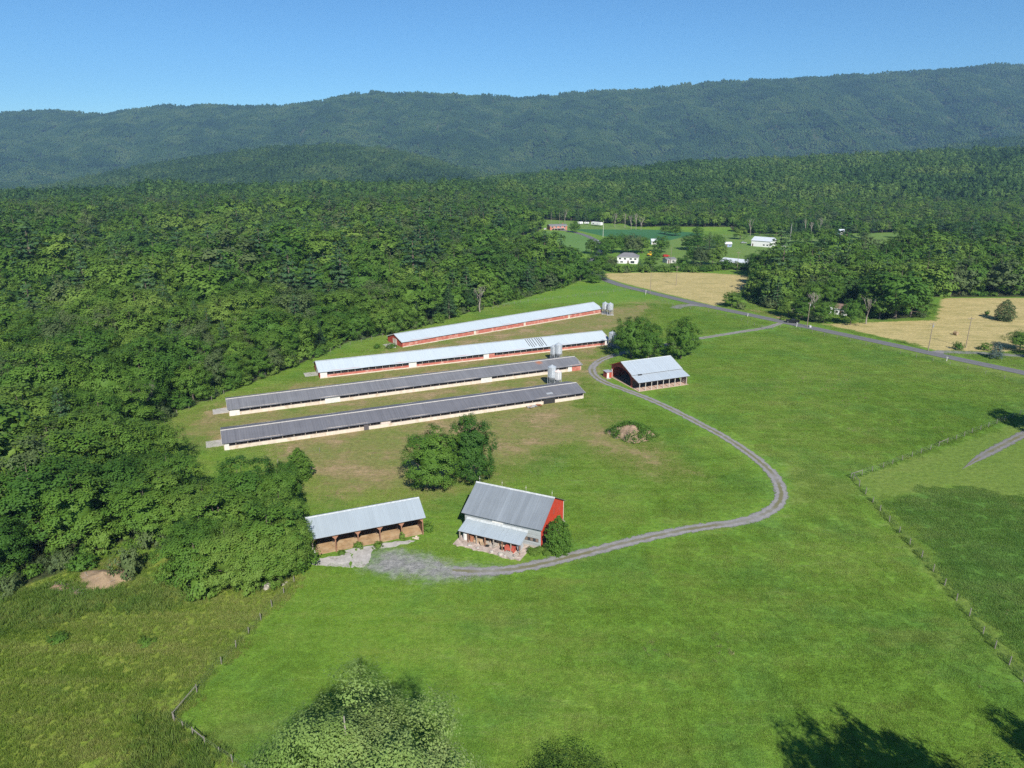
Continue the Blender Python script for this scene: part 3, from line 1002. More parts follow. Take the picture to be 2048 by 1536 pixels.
# ------------------------------------------------------------------ feed bins
def feed_bin(label, px, py, dia, tall, roofm=GALV, bodym=GALV):
    O = G(px, py)
    t = thing("feed_bin", label, "feed bin", O, random.uniform(-.3, .3), "feed bins beside the poultry houses")
    r = dia / 2
    leg_h = tall * 0.20
    hop = tall * 0.22
    z0 = leg_h + hop
    z1 = tall - dia * 0.26
    prof_ = []
    n = int((z1 - z0) / 0.32)
    for i in range(n):
        za, zb = z0 + (z1 - z0) * i / n, z0 + (z1 - z0) * (i + 1) / n
        prof_ += [(r, za + .01), (r + .018, (za + zb) / 2), (r, zb - .03), (r - .015, zb - .012)]
    MB().lathe(prof_, 24).build("tank", bodym, t, True)
    MB().lathe([(0.2, leg_h), (r - 0.02, z0), (r - .02, z0 + .02)], 24).build("hopper", GALV_DULL, t, True)
    rf = MB().lathe([(r + .07, z1 - .02), (r + .07, z1), (0.28, tall - .12), (0.28, tall - .02)], 24).build("cone_roof", roofm, t)
    MB().lathe([(0.32, tall - .03), (0.30, tall + .03), (.05, tall + .10)], 12).build("lid", GALV_DULL, rf)
    for k in range(8):
        a = 2 * math.pi * (k + .5) / 8
        x, y = (r + .05) * math.cos(a), (r + .05) * math.sin(a)
        MB().box(x - .05, y - .05, -0.03, x + .05, y + .05, z1 - .1).build("leg", GALV_DULL, t)
    MB().box(-r, -.04, leg_h * .45, r, .04, leg_h * .45 + .07).box(-.04, -r, leg_h * .45 + .072, .04, r, leg_h * .45 + .14).build("brace", STEEL, t)
    ld = MB()
    for s in (-.2, .2):
        ld.box(s - .02, -r - .16, 0.4, s + .02, -r - .12, z1)
    zz = .6
    while zz < z1:
        ld.box(-.2, -r - .15, zz, .2, -r - .13, zz + .025); zz += .35
    ld.build("ladder", STEEL, t)
    MB().tube([(0, 0, leg_h + .05), (0, 0, leg_h * .6), (-1.1, 1.2, 0.9)], .09, 8).build("auger_pipe", GALV_DULL, t)
    MB().box(-r - .3, -r - .3, -.06, r + .3, r + .3, .05).build("footing", CONC, t)


PINKROOF = M("faded_pink_cone", (0.62, 0.50, 0.46), 0.6, 0.12)
feed_bin("larger steel feed bin between the charcoal and the grey roofed houses", 1103.5, 771, 2.6, 6.9)
feed_bin("smaller feed bin with pinkish cone top between the two dark roofed houses", 1115.5, 772, 2.2, 5.5, PINKROOF, M("pale_zinc", (.66, .66, .65), .4, .1, 1.5, .2))
feed_bin("feed bin partly behind a wider bin, beside the striped pale roof", 1106.5, 720.5, 2.1, 5.6)
feed_bin("broad feed bin with rusty cone side at the striped pale roofed house", 1116.5, 721.5, 2.6, 6.6)
feed_bin("feed bin at the striped pale house's end wall, clear of the oak", 1223.5, 692.5, 2.5, 6.0)
feed_bin("feed bin half hidden under the oak's crown at the poultry house end", 1231.5, 695.5, 2.4, 5.6)
feed_bin("feed bin touching the end of the closed red poultry house", 1209.5, 627.5, 2.5, 5.6)
feed_bin("feed bin standing off the closed red poultry house's end, outer of the pair", 1220, 629.5, 2.6, 5.7)

# ------------------------------------------------------------------ old barn by the gravel lot
BARN_SHEET = sheet_mat("barn_roof_sheet", (0.205, 0.232, 0.258), 0.42, 0.1, 0.10, 0.20)
LEAN_SHEET = sheet_mat("lean_roof_sheet", (0.36, 0.415, 0.45), 0.42, 0.1, 0.05, 0.12)
SHED_SHEET = sheet_mat("shed_roof_sheet", (0.32, 0.37, 0.405), 0.42, 0.1, 0.035, 0.08)
POLE_SHEET = sheet_mat("pole_barn_roof_sheet", (0.40, 0.455, 0.50), 0.42, 0.1, 0.03, 0.07)
SIDING = M("silver_siding", (0.33, 0.355, 0.36), 0.55, 0.12, 0.8, metallic=0.15, stretch=(.25, 1, 2.0), dirt=(0.32, 0.32, 0.31), dirt_amt=0.12)

bA = R(-24.5)
bR = G(1081, 1099)
BL, BD = 15.9, 12.0
bO = bR - Vector((math.cos(bA), math.sin(bA), 0)) * BL
barn = thing("old_barn", "tall barn with silver siding, red gable end and grey metal roof", "barn", bO, bA)
EV, RG = 4.62, 8.05
wall = MB().box(0.12, 0.14, 0, BL - 0.12, 0.28, EV - .05).build("front_wall", BROWNWOOD, barn)
nb = 9
for i in range(nb):
    z0, z1 = 0.45 + i * (EV - .5) / nb, 0.45 + (i + 1) * (EV - .5) / nb
    MB().add([(0, .05, z0), (BL, .05, z0), (BL, .105, z1 + .03), (0, .105, z1 + .03), (0, .135, z0), (BL, .135, z0), (BL, .135, z1 + .03), (0, .135, z1 + .03)],
             [(0, 1, 2, 3), (5, 4, 7, 6), (0, 4, 5, 1), (3, 2, 6, 7), (0, 3, 7, 4), (1, 5, 6, 2)]).build("siding_board", SIDING, wall)
MB().box(-.05, .02, -0.1, BL + .05, .32, .44).build("stone_base", STONE, barn)
MB().box(0.12, BD - .25, 0, BL - .12, BD - .05, EV).build("back_wall", RED, barn)
gab = [(.14, 0), (BD - .05, 0), (BD - .05, EV), (BD / 2, RG - .12), (.14, EV)]
MB().prism(gab, 'x', 0.0, .12).build("end_wall", RED, barn)
ew = MB().prism(gab, 'x', BL - .12, BL).build("end_wall", RED_BRIGHT, barn)
bt = MB()
for i in range(38):
    y = .3 + i * .305
    zt = EV + (RG - .12 - EV) * (1 - abs(y - BD / 2) / (BD / 2))
    bt.box(BL + .002, y - .02, .3, BL + .022, y + .02, zt - .1)
tag(bt.build("batten", RED_BRIGHT, ew), kind="stuff")
MB().box(BL + .004, BD - .16, 0, BL + .05, BD - .02, EV - .1).build("corner_board", WHITE, barn)
MB().box(BL + .004, 1.2, 1.9, BL + .05, 2.0, 2.9).build("gable_window", DARK, barn)
MB().box(BL + .004, .9, 0.1, BL + .06, 3.1, 1.7).build("lower_door", DARKWOOD, barn)
MB().box(BL + .004, 6.0, 4.2, BL + .05, 7.0, 5.3).build("hatch", RED, barn)
MB().box(BL - .05, 0.6, -.1, BL + .55, BD - .4, .30).build("foundation", STONE, barn)
panel_roof(barn, -0.45, BL + 0.4, -0.55, EV - .55 * (RG - EV) / (BD / 2), BD / 2, RG, BARN_SHEET)
panel_roof(barn, -0.45, BL + 0.4, BD + 0.45, EV - .45 * (RG - EV) / (BD / 2), BD / 2 + .004, RG - .003, BARN_SHEET, name="rear_roof")
slb = (RG - EV) / (BD / 2)
MB().prism([(BD / 2 - .3, RG - .3 * slb + .07), (BD / 2, RG + .09), (BD / 2 + .3, RG - .3 * slb + .07), (BD / 2, RG + .065)], 'x', -.47, BL + .42).build("ridge_cap", M("bright_ridge", (.42, .44, .45), .45), barn)
for x in (.3, 5.2, 10.3, BL - .2):
    MB().tube([(x, BD / 2, RG + .04), (x, BD / 2, RG + 1.3)], .025, 6).lathe([(.02, RG + .7), (.10, RG + .78), (.10, RG + .84), (.02, RG + .92)], 8, x, BD / 2).build("lightning_rod", M("rod_metal", (.5, .47, .4), .5), barn)
MB().box(5.9, .0, 3.35, 8.2, .06, 4.3).build("white_panel", WHITE, barn)
wf = MB().box(BL - 3.2, .01, 1.35, BL - .45, .06, 2.05).build("window_band", DARKWOOD, barn)
for i in range(5):
    MB().box(BL - 3.12 + i * .54, -.01, 1.42, BL - 3.12 + i * .54 + .46, .006, 1.98).build("pane", GLASS if i % 2 else M("dusty_glass", (.2, .15, .12), .3), wf)
# lean-to
lx0, lx1 = 0.75, 13.2
panel_roof(barn, lx0 - .25, lx1 + .25, -3.75, 2.25, -.06, 3.15, LEAN_SHEET, name="lean_to_roof")
MB().prism([(-.35, 3.10), (-.03, 3.42), (-.03, 3.45), (-.40, 3.12)], 'x', lx0 - .25, lx1 + .25).build("flashing", M("bright_flashing", (.40, .43, .44), .4), barn)
for i in range(8):
    x = lx0 + (lx1 - lx0) * i / 7
    MB().box(x - .09, -3.55, .15, x + .09, -3.37, 2.25).build("lean_to_post", BROWNWOOD if i % 2 else GREYWOOD, barn)
MB().box(lx0 - .1, -3.56, 2.05, lx1 + .1, -3.40, 2.235).build("lean_to_beam", BROWNWOOD, barn)
slab = []
for i in range(26): slab.append((lx0 - .6 + (lx1 - lx0 + 1.4) * i / 25, -5.3 + random.uniform(-.3, .3)))
slab += [(lx1 + .9, 0.0), (lx0 - .7, 0.0)]
MB().prism(slab, 'z', -.1, .15).build("lean_to_slab", M("old_slab", (.45, .37, .32), .95, .3, 1.2, dirt=(.22, .17, .13), dirt_amt=.15), barn)


def bl(x, y, z=0.0):
    """barn-local point to world"""
    return bO + Vector((math.cos(bA) * x - math.sin(bA) * y, math.sin(bA) * x + math.cos(bA) * y, z))


def junk(name, label, cat, mb, m, x, y, rz=0.0, z=.152, tilt=(0, 0)):
    o = mb.build(name, m)
    o.location = bl(x, y, z)
    o.rotation_euler = (tilt[0], tilt[1], bA + rz)
    tag(o, label, cat, "farm clutter under the barn lean-to")
    return o


RUST = M("rust", (.30, .13, .07), .9, .3, 4)
BOARD = M("weathered_board", (.40, .29, .19), .9, .3, 3, stretch=(.3, 3, 3))
BOARD2 = M("grey_board", (.42, .38, .33), .9, .25, 3, stretch=(.3, 3, 3))
junk("white_tank", "upright white plastic tank at the first lean-to bay", "tank", MB().lathe([(.5, 0), (.55, .1), (.55, 1.3), (.45, 1.45), (.15, 1.55)], 18), WHITE, 1.6, -2.6)
junk("rusty_drum", "rust brown steel drum next to the white tank", "drum", MB().lathe([(.42, 0), (.44, .02), (.42, .06), (.42, .5), (.45, .53), (.42, .56), (.42, 1.05), (.45, 1.1)], 18), RUST, 2.9, -2.7)


def plank_stack(label, x, y, n, w, rz, m, tall=.5):
    t = thing("lumber_stack", label, "lumber", bl(x, y, .152), bA + rz, "farm clutter under the barn lean-to")
    k = 0
    layers = max(1, int(tall / .09))
    for j in range(layers):
        for i in range(n):
            ln = w * random.uniform(.8, 1.1)
            o = MB().box(-ln / 2, -.09, 0, ln / 2, .09, .075).build("plank", m, t)
            o.location = (random.uniform(-.15, .15), (i - n / 2) * .21, j * .085)
            o.rotation_euler = (0, 0, random.uniform(-.06, .06))
            k += 1


plank_stack("stack of brown planks under the lean-to behind the rusty drum", 4.4, -2.2, 5, 2.2, .5, BOARD, .7)
plank_stack("low pile of grey planks in the middle lean-to bay", 7.0, -2.4, 6, 2.4, -.3, BOARD2, .45)
plank_stack("loose pale boards spilling over the slab edge", 11.6, -4.3, 6, 2.8, -.5, BOARD2, .2)
plank_stack("tall stack of brown boards against the lean-to's inner wall", 8.8, -1.3, 5, 2.2, .15, BOARD, .95)
junk("old_cart", "small old wooden cart body with raised front under the lean-to", "cart", MB().prism([(-.9, .25), (.9, .25), (1.05, .85), (.95, .85), (.82, .34), (-.82, .34), (-.95, .75), (-1.05, .75)], 'y', -.5, .5).lathe([(.3, 0), (.3, .25)], 10, -.6, .7), BOARD, 5.8, -2.9, .7)
junk("red_machine_hood", "red painted metal bin in a pale wooden frame under the lean-to", "bin", MB().prism([(-.85, .35), (.85, .35), (1.0, .95), (-1.0, .95)], 'y', -.55, .55).box(-.9, -.6, 0, -.78, .6, .35).box(.78, -.6, 0, .9, .6, .35), M("machine_red", (.42, .09, .06), .7, .2), 11.1, -3.0, 0)
for i, (x, y) in enumerate([(6.4, -3.2), (9.4, -3.0)]):
    junk("tyre", "black tyre lying on the barn slab", "tyre", MB().lathe([(.28, 0), (.45, .03), (.48, .11), (.45, .19), (.28, .22), (.26, .11)], 20), BLACK, x, y)
junk("leaning_sheet", "pale sheet of metal leaning on the lean-to's open end", "sheet", MB().box(-.02, -1.2, 0, .02, 1.2, 1.5), GALV_DULL, 12.75, -1.8, 0, .152, (0, -.25))
junk("fence_panel", "grey wooden gate panel propped at the slab's corner", "gate", MB().box(-1, -.03, .0, 1, .03, .12).box(-1, -.03, .5, 1, .03, .62).box(-1, -.03, 1.0, 1, .03, 1.12).box(-1.0, .031, 0, -.88, .06, 1.12).box(.88, .031, 0, 1.0, .06, 1.12), BOARD2, 12.9, -4.1, 1.2, .152, (.35, 0))
for i, (x, y, s) in enumerate([(3.3, -4.4, .5), (5.2, -4.6, .35), (8.1, -4.7, .45), (9.9, -4.8, .55), (10.9, -5.0, .35)]):
    v = MB().lathe([(s * .9, 0), (s, s * .3), (s * .6, s * .62), (s * .2, s * .7)], 9)
    v.v = [(a * random.uniform(.75, 1.2), b * random.uniform(.7, 1.2), c * random.uniform(.85, 1.1)) for a, b, c in v.v]
    junk("rubble_stone", "grey rubble stone on the barn slab's outer edge", "stone", v, STONE, x, y)

# ------------------------------------------------------------------ five-bay open shed
O, sA, SL = frame((627, 1113), (846, 1069))
shed = thing("open_shed", "open fronted five bay shed with pale metal roof and brown gussets", "shed", O, sA)
SE, SRZ, SRY, SD = 3.95, 6.15, 3.75, 7.6
sls = (SRZ - SE) / (SRY + .85)
panel_roof(shed, -.45, SL + .45, -.85, SE, SRY, SRZ, SHED_SHEET)
panel_roof(shed, -.45, SL + .45, SRY * 2 + .85, SE + .0, SRY + .004, SRZ - .003, SHED_SHEET, name="rear_roof")
MB().prism([(SRY - .3, SRZ - .3 * sls + .07), (SRY, SRZ + .09), (SRY + .3, SRZ - .3 * sls + .07), (SRY, SRZ + .065)], 'x', -.47, SL + .47).build("ridge_cap", M("bright_ridge2", (.42, .45, .47), .45), shed)
zw = SE + .75 * sls
back = MB().box(-.1, SD - .12, 0, SL + .1, SD - .04, zw - .1).build("back_wall", BROWNWOOD, shed)
for x0 in (-.13, SL + .05):
    sw = MB().prism([(1.2 if x0 > 0 else .2, 0), (SD - .13, 0), (SD - .13, zw - .1), (SRY, SRZ - .2), (.2 if x0 < 0 else 1.2, zw - .1 + .2)], 'x', x0, x0 + .08)
    sw.build("side_wall", BROWNWOOD, shed)
MB().box(-.04, .25, -.1, SL + .04, SD - .14, .04).build("floor", TAN_FLOOR, shed)
for i in range(6):
    x = SL * i / 5
    MB().box(x - .11, -.11, -.05, x + .11, .11, zw - .12).build("post", BROWNWOOD if i else GREYWOOD, shed)
    MB().box(x - .10, 3.6, 0, x + .10, 3.8, SRZ - .2).build("inner_post", DARKWOOD, shed)
    g = .95
    xa, xb = (max(x - g, -.05), min(x + g, SL + .05))
    tri = [(xa, zw - .42), (xb, zw - .42), (min(x + .12, xb), zw - 1.5), (max(x - .12, xa), zw - 1.5)]
    MB().prism(tri, 'y', -.18, -.125).build("gusset", M("gusset_brown", (.30, .15, .095), .85, .15), shed)
MB().box(-.2, -.12, zw - .41, SL + .2, .1, zw - .125).build("header_beam", BROWNWOOD, shed)
for i in range(14):
    x = .6 + i * (SL - 1.2) / 13
    MB().prism([(-.6, SE - .02 + .1 * sls - .14), (SRY, SRZ - .20), (SRY, SRZ - .08), (-.6, SE + .1 * sls - .02 - .03)], 'x', x - .03, x + .03).build("rafter", DARKWOOD, shed)
MB().box(-.2, -.55, -.05, .35, -.15, 1.3).build("corner_block", WHITE, shed)
tr = MB()
for i in range(9):
    a, b, c = random.uniform(-.5, .5), random.uniform(-.4, .4), random.uniform(.05, .3)
    tr.box(a, b, 0, a + random.uniform(.2, .6), b + random.uniform(.15, .5), c)
o = tr.build("rubble_heap", M("rubble", (.5, .42, .34), .95, .3, 3))
q = O + Vector((math.cos(sA) * (SL - 1.9), math.sin(sA) * (SL - 1.9), 0.0)) - Vector((-math.sin(sA), math.cos(sA), 0)) * .9
o.location = q
tag(o, "heap of pale broken blocks at the shed's last bay", "rubble")

# ------------------------------------------------------------------ red pole barn with lean-to
O, mA, ML = frame((1278, 783), (1374, 769))
mb_ = thing("pole_barn", "red pole barn with pale metal roof, arched opening and posted lean-to", "barn", O, mA)
MY, ME, MR, MRY, MD = 4.15, 4.2, 6.85, 10.5, 16.9
slm = (MR - ME) / (MRY - MY)
panel_roof(mb_, -.5, ML + .45, -.45, 2.93, MY - .15, 4.12, POLE_SHEET, name="lean_to_roof")
panel_roof(mb_, -.5, ML + .45, MY - .55, ME + .28 - .55 * slm, MRY, MR, POLE_SHEET)
panel_roof(mb_, -.5, ML + .45, MD + .5, ME - .5 * slm, MRY + .004, MR - .003, POLE_SHEET, name="rear_roof")
MB().prism([(MRY - .3, MR - .3 * slm + .07), (MRY, MR + .09), (MRY + .3, MR - .3 * slm + .07), (MRY, MR + .065)], 'x', -.52, ML + .47).build("ridge_cap", M("white_ridge", (.50, .53, .55), .45), mb_)
for x in (-.56, ML + .46):
    MB().prism([(MRY, MR + .07), (MY - .55, ME + .28 - .55 * slm + .07), (MY - .55, ME + .28 - .55 * slm - .12), (MRY, MR - .13)], 'x', x, x + .05).build("rake_trim", WHITE, mb_)
    MB().prism([(MRY, MR + .07), (MD + .5, ME - .5 * slm + .07), (MD + .5, ME - .5 * slm - .12), (MRY, MR - .13)], 'x', x, x + .05).build("rake_trim", WHITE if x > 0 else RED, mb_)
    MB().prism([(-.45, 2.99), (MY - .15, 4.18), (MY - .15, 4.0), (-.45, 2.81)], 'x', x, x + .05).build("rake_trim", WHITE, mb_)
arch = [(MY, 0), (MY, ME + .02), (MRY, MR - .12), (MD, ME - .02), (MD, 0), (MD - .7, 0), (MD - .8, 2.6), (MD - 1.8, 3.7), (MD - 3.5, 4.45), (MRY, 4.75), (MRY - 2.6, 4.5), (MRY - 4.4, 3.7), (MY + .95, 2.7), (MY + .7, 0)]
MB().prism(arch, 'x', 0, .12).build("arched_gable", RED, mb_)
MB().prism([(MY, 2.6), (MY, 4.0), (.1, 2.9), (.1, 2.75)], 'x', 0, .12).build("lean_to_gable", RED, mb_)
MB().prism([(MY, 0), (MY, ME), (MRY, MR - .12), (MD, ME), (MD, 0)], 'x', ML - .14, ML - .02).build("far_gable", RED, mb_)
MB().box(.13, MD - .14, 0, ML - .15, MD - .02, ME - .05).build("back_wall", RED, mb_)
MB().box(.13, MY, 0, ML - .15, MY + .1, ME - .15).build("inner_wall", DARKWOOD, mb_)
MB().box(.02, MY + .12, -.1, ML - .16, MD - .16, .05).build("floor", M("barn_dirt", (.20, .15, .11), .95, .3), mb_)
MB().box(-.3, -.25, -.1, ML + .5, MY - .02, .07).build("lean_to_floor", M("pink_slab", (.50, .36, .28), .95, .18, .8, dirt=(.36, .26, .18), dirt_amt=.12), mb_)
MB().box(-.35, MY + .2, -.1, -.02, MD, .12).build("threshold", M("threshold", (.5, .36, .27), .9), mb_)
for i in range(9):
    x = .1 + (ML - .5) * i / 8
    MB().box(x - .08, -.1, .07, x + .08, .08, 2.92).build("lean_to_post", M("pale_post", (.50, .46, .42), .85), mb_)
MB().box(0, -.12, 2.74, ML - .2, .05, 2.90).build("lean_to_beam", GREYWOOD, mb_)
MB().box(ML + .1, .3, .07, ML + .2, MY - .4, 2.9).build("lean_to_end_wall", BROWNWOOD, mb_)
for i in range(4):
    MB().box(ML - .35, .5, .5 + i * .55, ML - .22, 2.4, .62 + i * .55).build("rail", M("white_rail", (.6, .58, .55), .8), mb_)
MB().box(-.12, MD - .75, 0, -.004, MD + .05, 2.7).build("corner_board", WHITE, mb_)
# annex
an = MB().box(-2.3, MD - 1.0, 0, -.36, MD + 1.2, 1.95).build("annex", RED, mb_)
MB().prism([(MD - 1.15, 1.95), (MD + 1.35, 2.1), (MD + 1.35, 2.18), (MD - 1.15, 2.03)], 'x', -2.45, -.2).build("annex_roof", GALV_DULL, an)
MB().box(-2.2, MD - 1.06, 0, -1.4, MD - 1.004, 1.75).build("annex_door", WHITE, an)
MB().box(-2.6, MD - 2.0, -.05, -1.2, MD - 1.1, .12).build("annex_step", CONC, an)
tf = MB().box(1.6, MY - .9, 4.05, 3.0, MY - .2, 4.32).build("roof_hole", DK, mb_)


# ------------------------------------------------------------------ houses and sheds of the settlement
def house(name, label, cat, pl, pr, depth, eave, rise, wall_m, roof_m, windows=(), hip=0.0, door=None, porch=False, chimney=None, z=0.0):
    O, ang, L = frame(pl, pr)
    t = thing(name, label, cat, O, ang)
    MB().box(0, 0, -.2, L, depth, eave).build("wall", wall_m, t)
    ov = .4
    h = hip * L
    rid = eave + rise
    v = [(-ov, -ov, eave), (L + ov, -ov, eave), (L + ov, depth + ov, eave), (-ov, depth + ov, eave), (h - (ov if h == 0 else 0), depth / 2, rid), (L - h + (ov if h == 0 else 0), depth / 2, rid)]
    f = [(0, 1, 5, 4), (2, 3, 4, 5), (1, 2, 5), (3, 0, 4), (3, 2, 1, 0)]
    r = MB().add(v, f).build("roof", roof_m, t)
    MB().box(-ov - .02, -ov - .04, eave - .14, L + ov + .02, -ov + .02, eave + .02).build("gutter", WHITE, r)
    if chimney:
        x = chimney * L
        MB().box(x, depth / 2 - .4, rid - .4, x + .7, depth / 2 + .4, rid + .9).build("chimney", M("chimney_brick", (.3, .12, .08), .9), r)
    for (x0, x1, z0, z1) in windows:
        w = MB().box(x0 * L, -.05, z0, x1 * L, -.004, z1).build("window", WHITE, t)
        MB().box(x0 * L + .1, -.07, z0 + .1, x1 * L - .1, -.052, z1 - .1).build("pane", GLASS, w)
    if door:
        MB().box(door * L, -.06, 0, door * L + 1.0, -.004, 2.1).build("door", M("house_door", (.15, .1, .08), .6), t)
    if porch:
        MB().box(.2 * L, -2.2, -.1, .8 * L, -.08, .25).build("porch_floor", CONC, t)
        MB().box(.18 * L, -2.4, 2.5, .82 * L, -.1, 2.65).build("porch_roof", WHITE, t)
        for q in (.22, .4, .6, .78):
            MB().box(q * L - .07, -2.2, .25, q * L + .07, -2.06, 2.5).build("porch_post", WHITE, t)
    return t


BRICK = M("brick_wall", (.42, .16, .11), .9, .15, 3)
SHINGLE = M("grey_shingle", (.17, .17, .18), .9, .2, 2)
SHINGLE2 = M("brown_shingle", (.20, .13, .10), .9, .2, 2)
PALE_TIN = M("pale_tin", (.52, .56, .60), .45, .1, .5)
CLAP = M("white_clapboard", (.70, .70, .68), .7, .06, 1, stretch=(.2, .2, 6))
house("brick_house", "red brick house with white porch and low grey roof by the far road", "house", (1100, 462), (1134, 461), 9, 4.6, 1.4, BRICK, SHINGLE, [(.08, .2, 3, 4.2), (.3, .42, 3, 4.2), (.55, .67, 3, 4.2), (.8, .92, 3, 4.2), (.1, .2, .6, 1.9), (.72, .9, .6, 1.9)], 0, .5, True, .8)
house("white_house", "white house with grey hipped roof beside the hedge", "house", (1234, 526.5), (1275, 528), 10, 4.4, 2.4, CLAP, SHINGLE, [(.08, .2, 2.6, 3.8), (.32, .44, 2.6, 3.8), (.6, .72, 2.6, 3.8), (.82, .94, 2.6, 3.8), (.15, .3, .5, 1.6), (.65, .85, .3, 2.0)], .28, .5, False, None)
house("long_barn", "long pale roofed barn with white front at the far lawn", "barn", (1502, 492), (1540, 495), 13, 4.6, 2.6, CLAP, PALE_TIN, [(.62, .72, 1, 2.2), (.8, .9, 1, 2.2)], 0, .05)
house("workshop", "low workshop under a long pale tin roof behind the hedge trees", "workshop", (1440, 533), (1489, 538), 11, 3.4, 2.0, M("grey_block", (.34, .34, .36), .9), PALE_TIN, [(.2, .3, 1, 2.2), (.5, .7, .2, 2.8)], 0, .85)
house("garden_shed", "small blue and white garden shed on the far lawn", "shed", (1450, 494), (1463, 494), 4, 2.5, 1.3, M("shed_blue", (.24, .30, .46), .8), M("shed_white_roof", (.62, .64, .66), .6), [(.6, .85, .8, 1.8)], 0, .15)
house("cottage", "tiny white cottage with pale roof among the settlement trees", "cottage", (1303, 489), (1313, 489), 5, 2.8, 1.6, CLAP, PALE_TIN, [(.6, .85, 1, 2)], 0, .2)
house("garage", "low grey garage near the utility pole by the hedge", "garage", (1334, 527), (1352, 526), 6, 2.6, 1.0, M("garage_grey", (.45, .44, .42), .85), SHINGLE, [(.55, .8, .8, 1.9)], 0, .1)
house("grove_house", "white house with brown roof inside the roadside grove", "house", (1668, 629), (1692, 632), 8, 3.0, 1.6, CLAP, SHINGLE2, [(.15, .3, .9, 2), (.6, .8, .9, 2)], 0, .42)
house("grove_shed", "small white shed beside the brown roofed house in the grove", "shed", (1650, 628), (1662, 629), 5, 2.4, 1.1, CLAP, M("shed_roof_white", (.6, .6, .58), .7), [(.5, .8, .8, 1.6)], 0, .1)
house("mobile_home", "white mobile home glimpsed between grove trunks near the dead tree", "mobile home", (1583, 625), (1602, 628), 4.5, 2.9, .7, CLAP, M("mobile_roof", (.55, .55, .54), .6), [(.1, .25, 1.1, 2), (.55, .7, 1.1, 2)], 0, .4)
house("hill_house", "white cottage at the clearing's edge below the right wood", "house", (1680, 470), (1689, 470), 6, 3.2, 1.8, CLAP, PALE_TIN, [(.2, .45, 1, 2.2)], 0, .6)


def trailer(label, pl, pr, m, m2, depth=2.6, tall=2.8):
    O, ang, L = frame(pl, pr)
    t = thing("parked_trailer", label, "trailer", O, ang, "trailers parked at the wood edge")
    MB().prism([(0, .75), (L, .75), (L, tall), (L - .15, tall + .1), (.25, tall + .1), (0, tall - .3)], 'y', 0, depth).build("body", m, t)
    MB().box(.15 * L, -.03, 1.5, .32 * L, -.004, 2.2).build("window", GLASS, t)
    MB().box(.62 * L, -.03, .85, .62 * L + .8, -.004, 2.5).build("door", m2, t)
    MB().box(.1, -.02, .95, L - .1, -.006, 1.2).build("stripe", m2, t)
    MB().box(-1.2, depth / 2 - .05, .55, 0, depth / 2 + .05, .7).build("drawbar", STEEL, t)
    for q in (.45, .58):
        for y in (-.02, depth - .2):
            MB().prism([(q * L + .36 * math.cos(a * math.pi / 6), .36 + .36 * math.sin(a * math.pi / 6)) for a in range(12)], 'y', y, y + .22).build("wheel", BLACK, t)


TR_STRIPE = M("trailer_stripe", (.35, .36, .40), .6)
trailer("short white camper trailer at the wood edge beyond the soy field", (1157, 449.5), (1166, 449), CLAP, TR_STRIPE)
trailer("low white trailer between the camper and the long trailer", (1168, 448.5), (1177, 448.8), CLAP, TR_STRIPE, 2.4, 2.2)
trailer("long white trailer under the trees at the soy field's far edge", (1182, 450.3), (1201, 452), CLAP, TR_STRIPE, 3.5, 3.4)
trailer("white box trailer with dark end near the long pale barn", (1549, 497.5), (1567, 499.5), CLAP, BLACK, 2.6, 2.8)


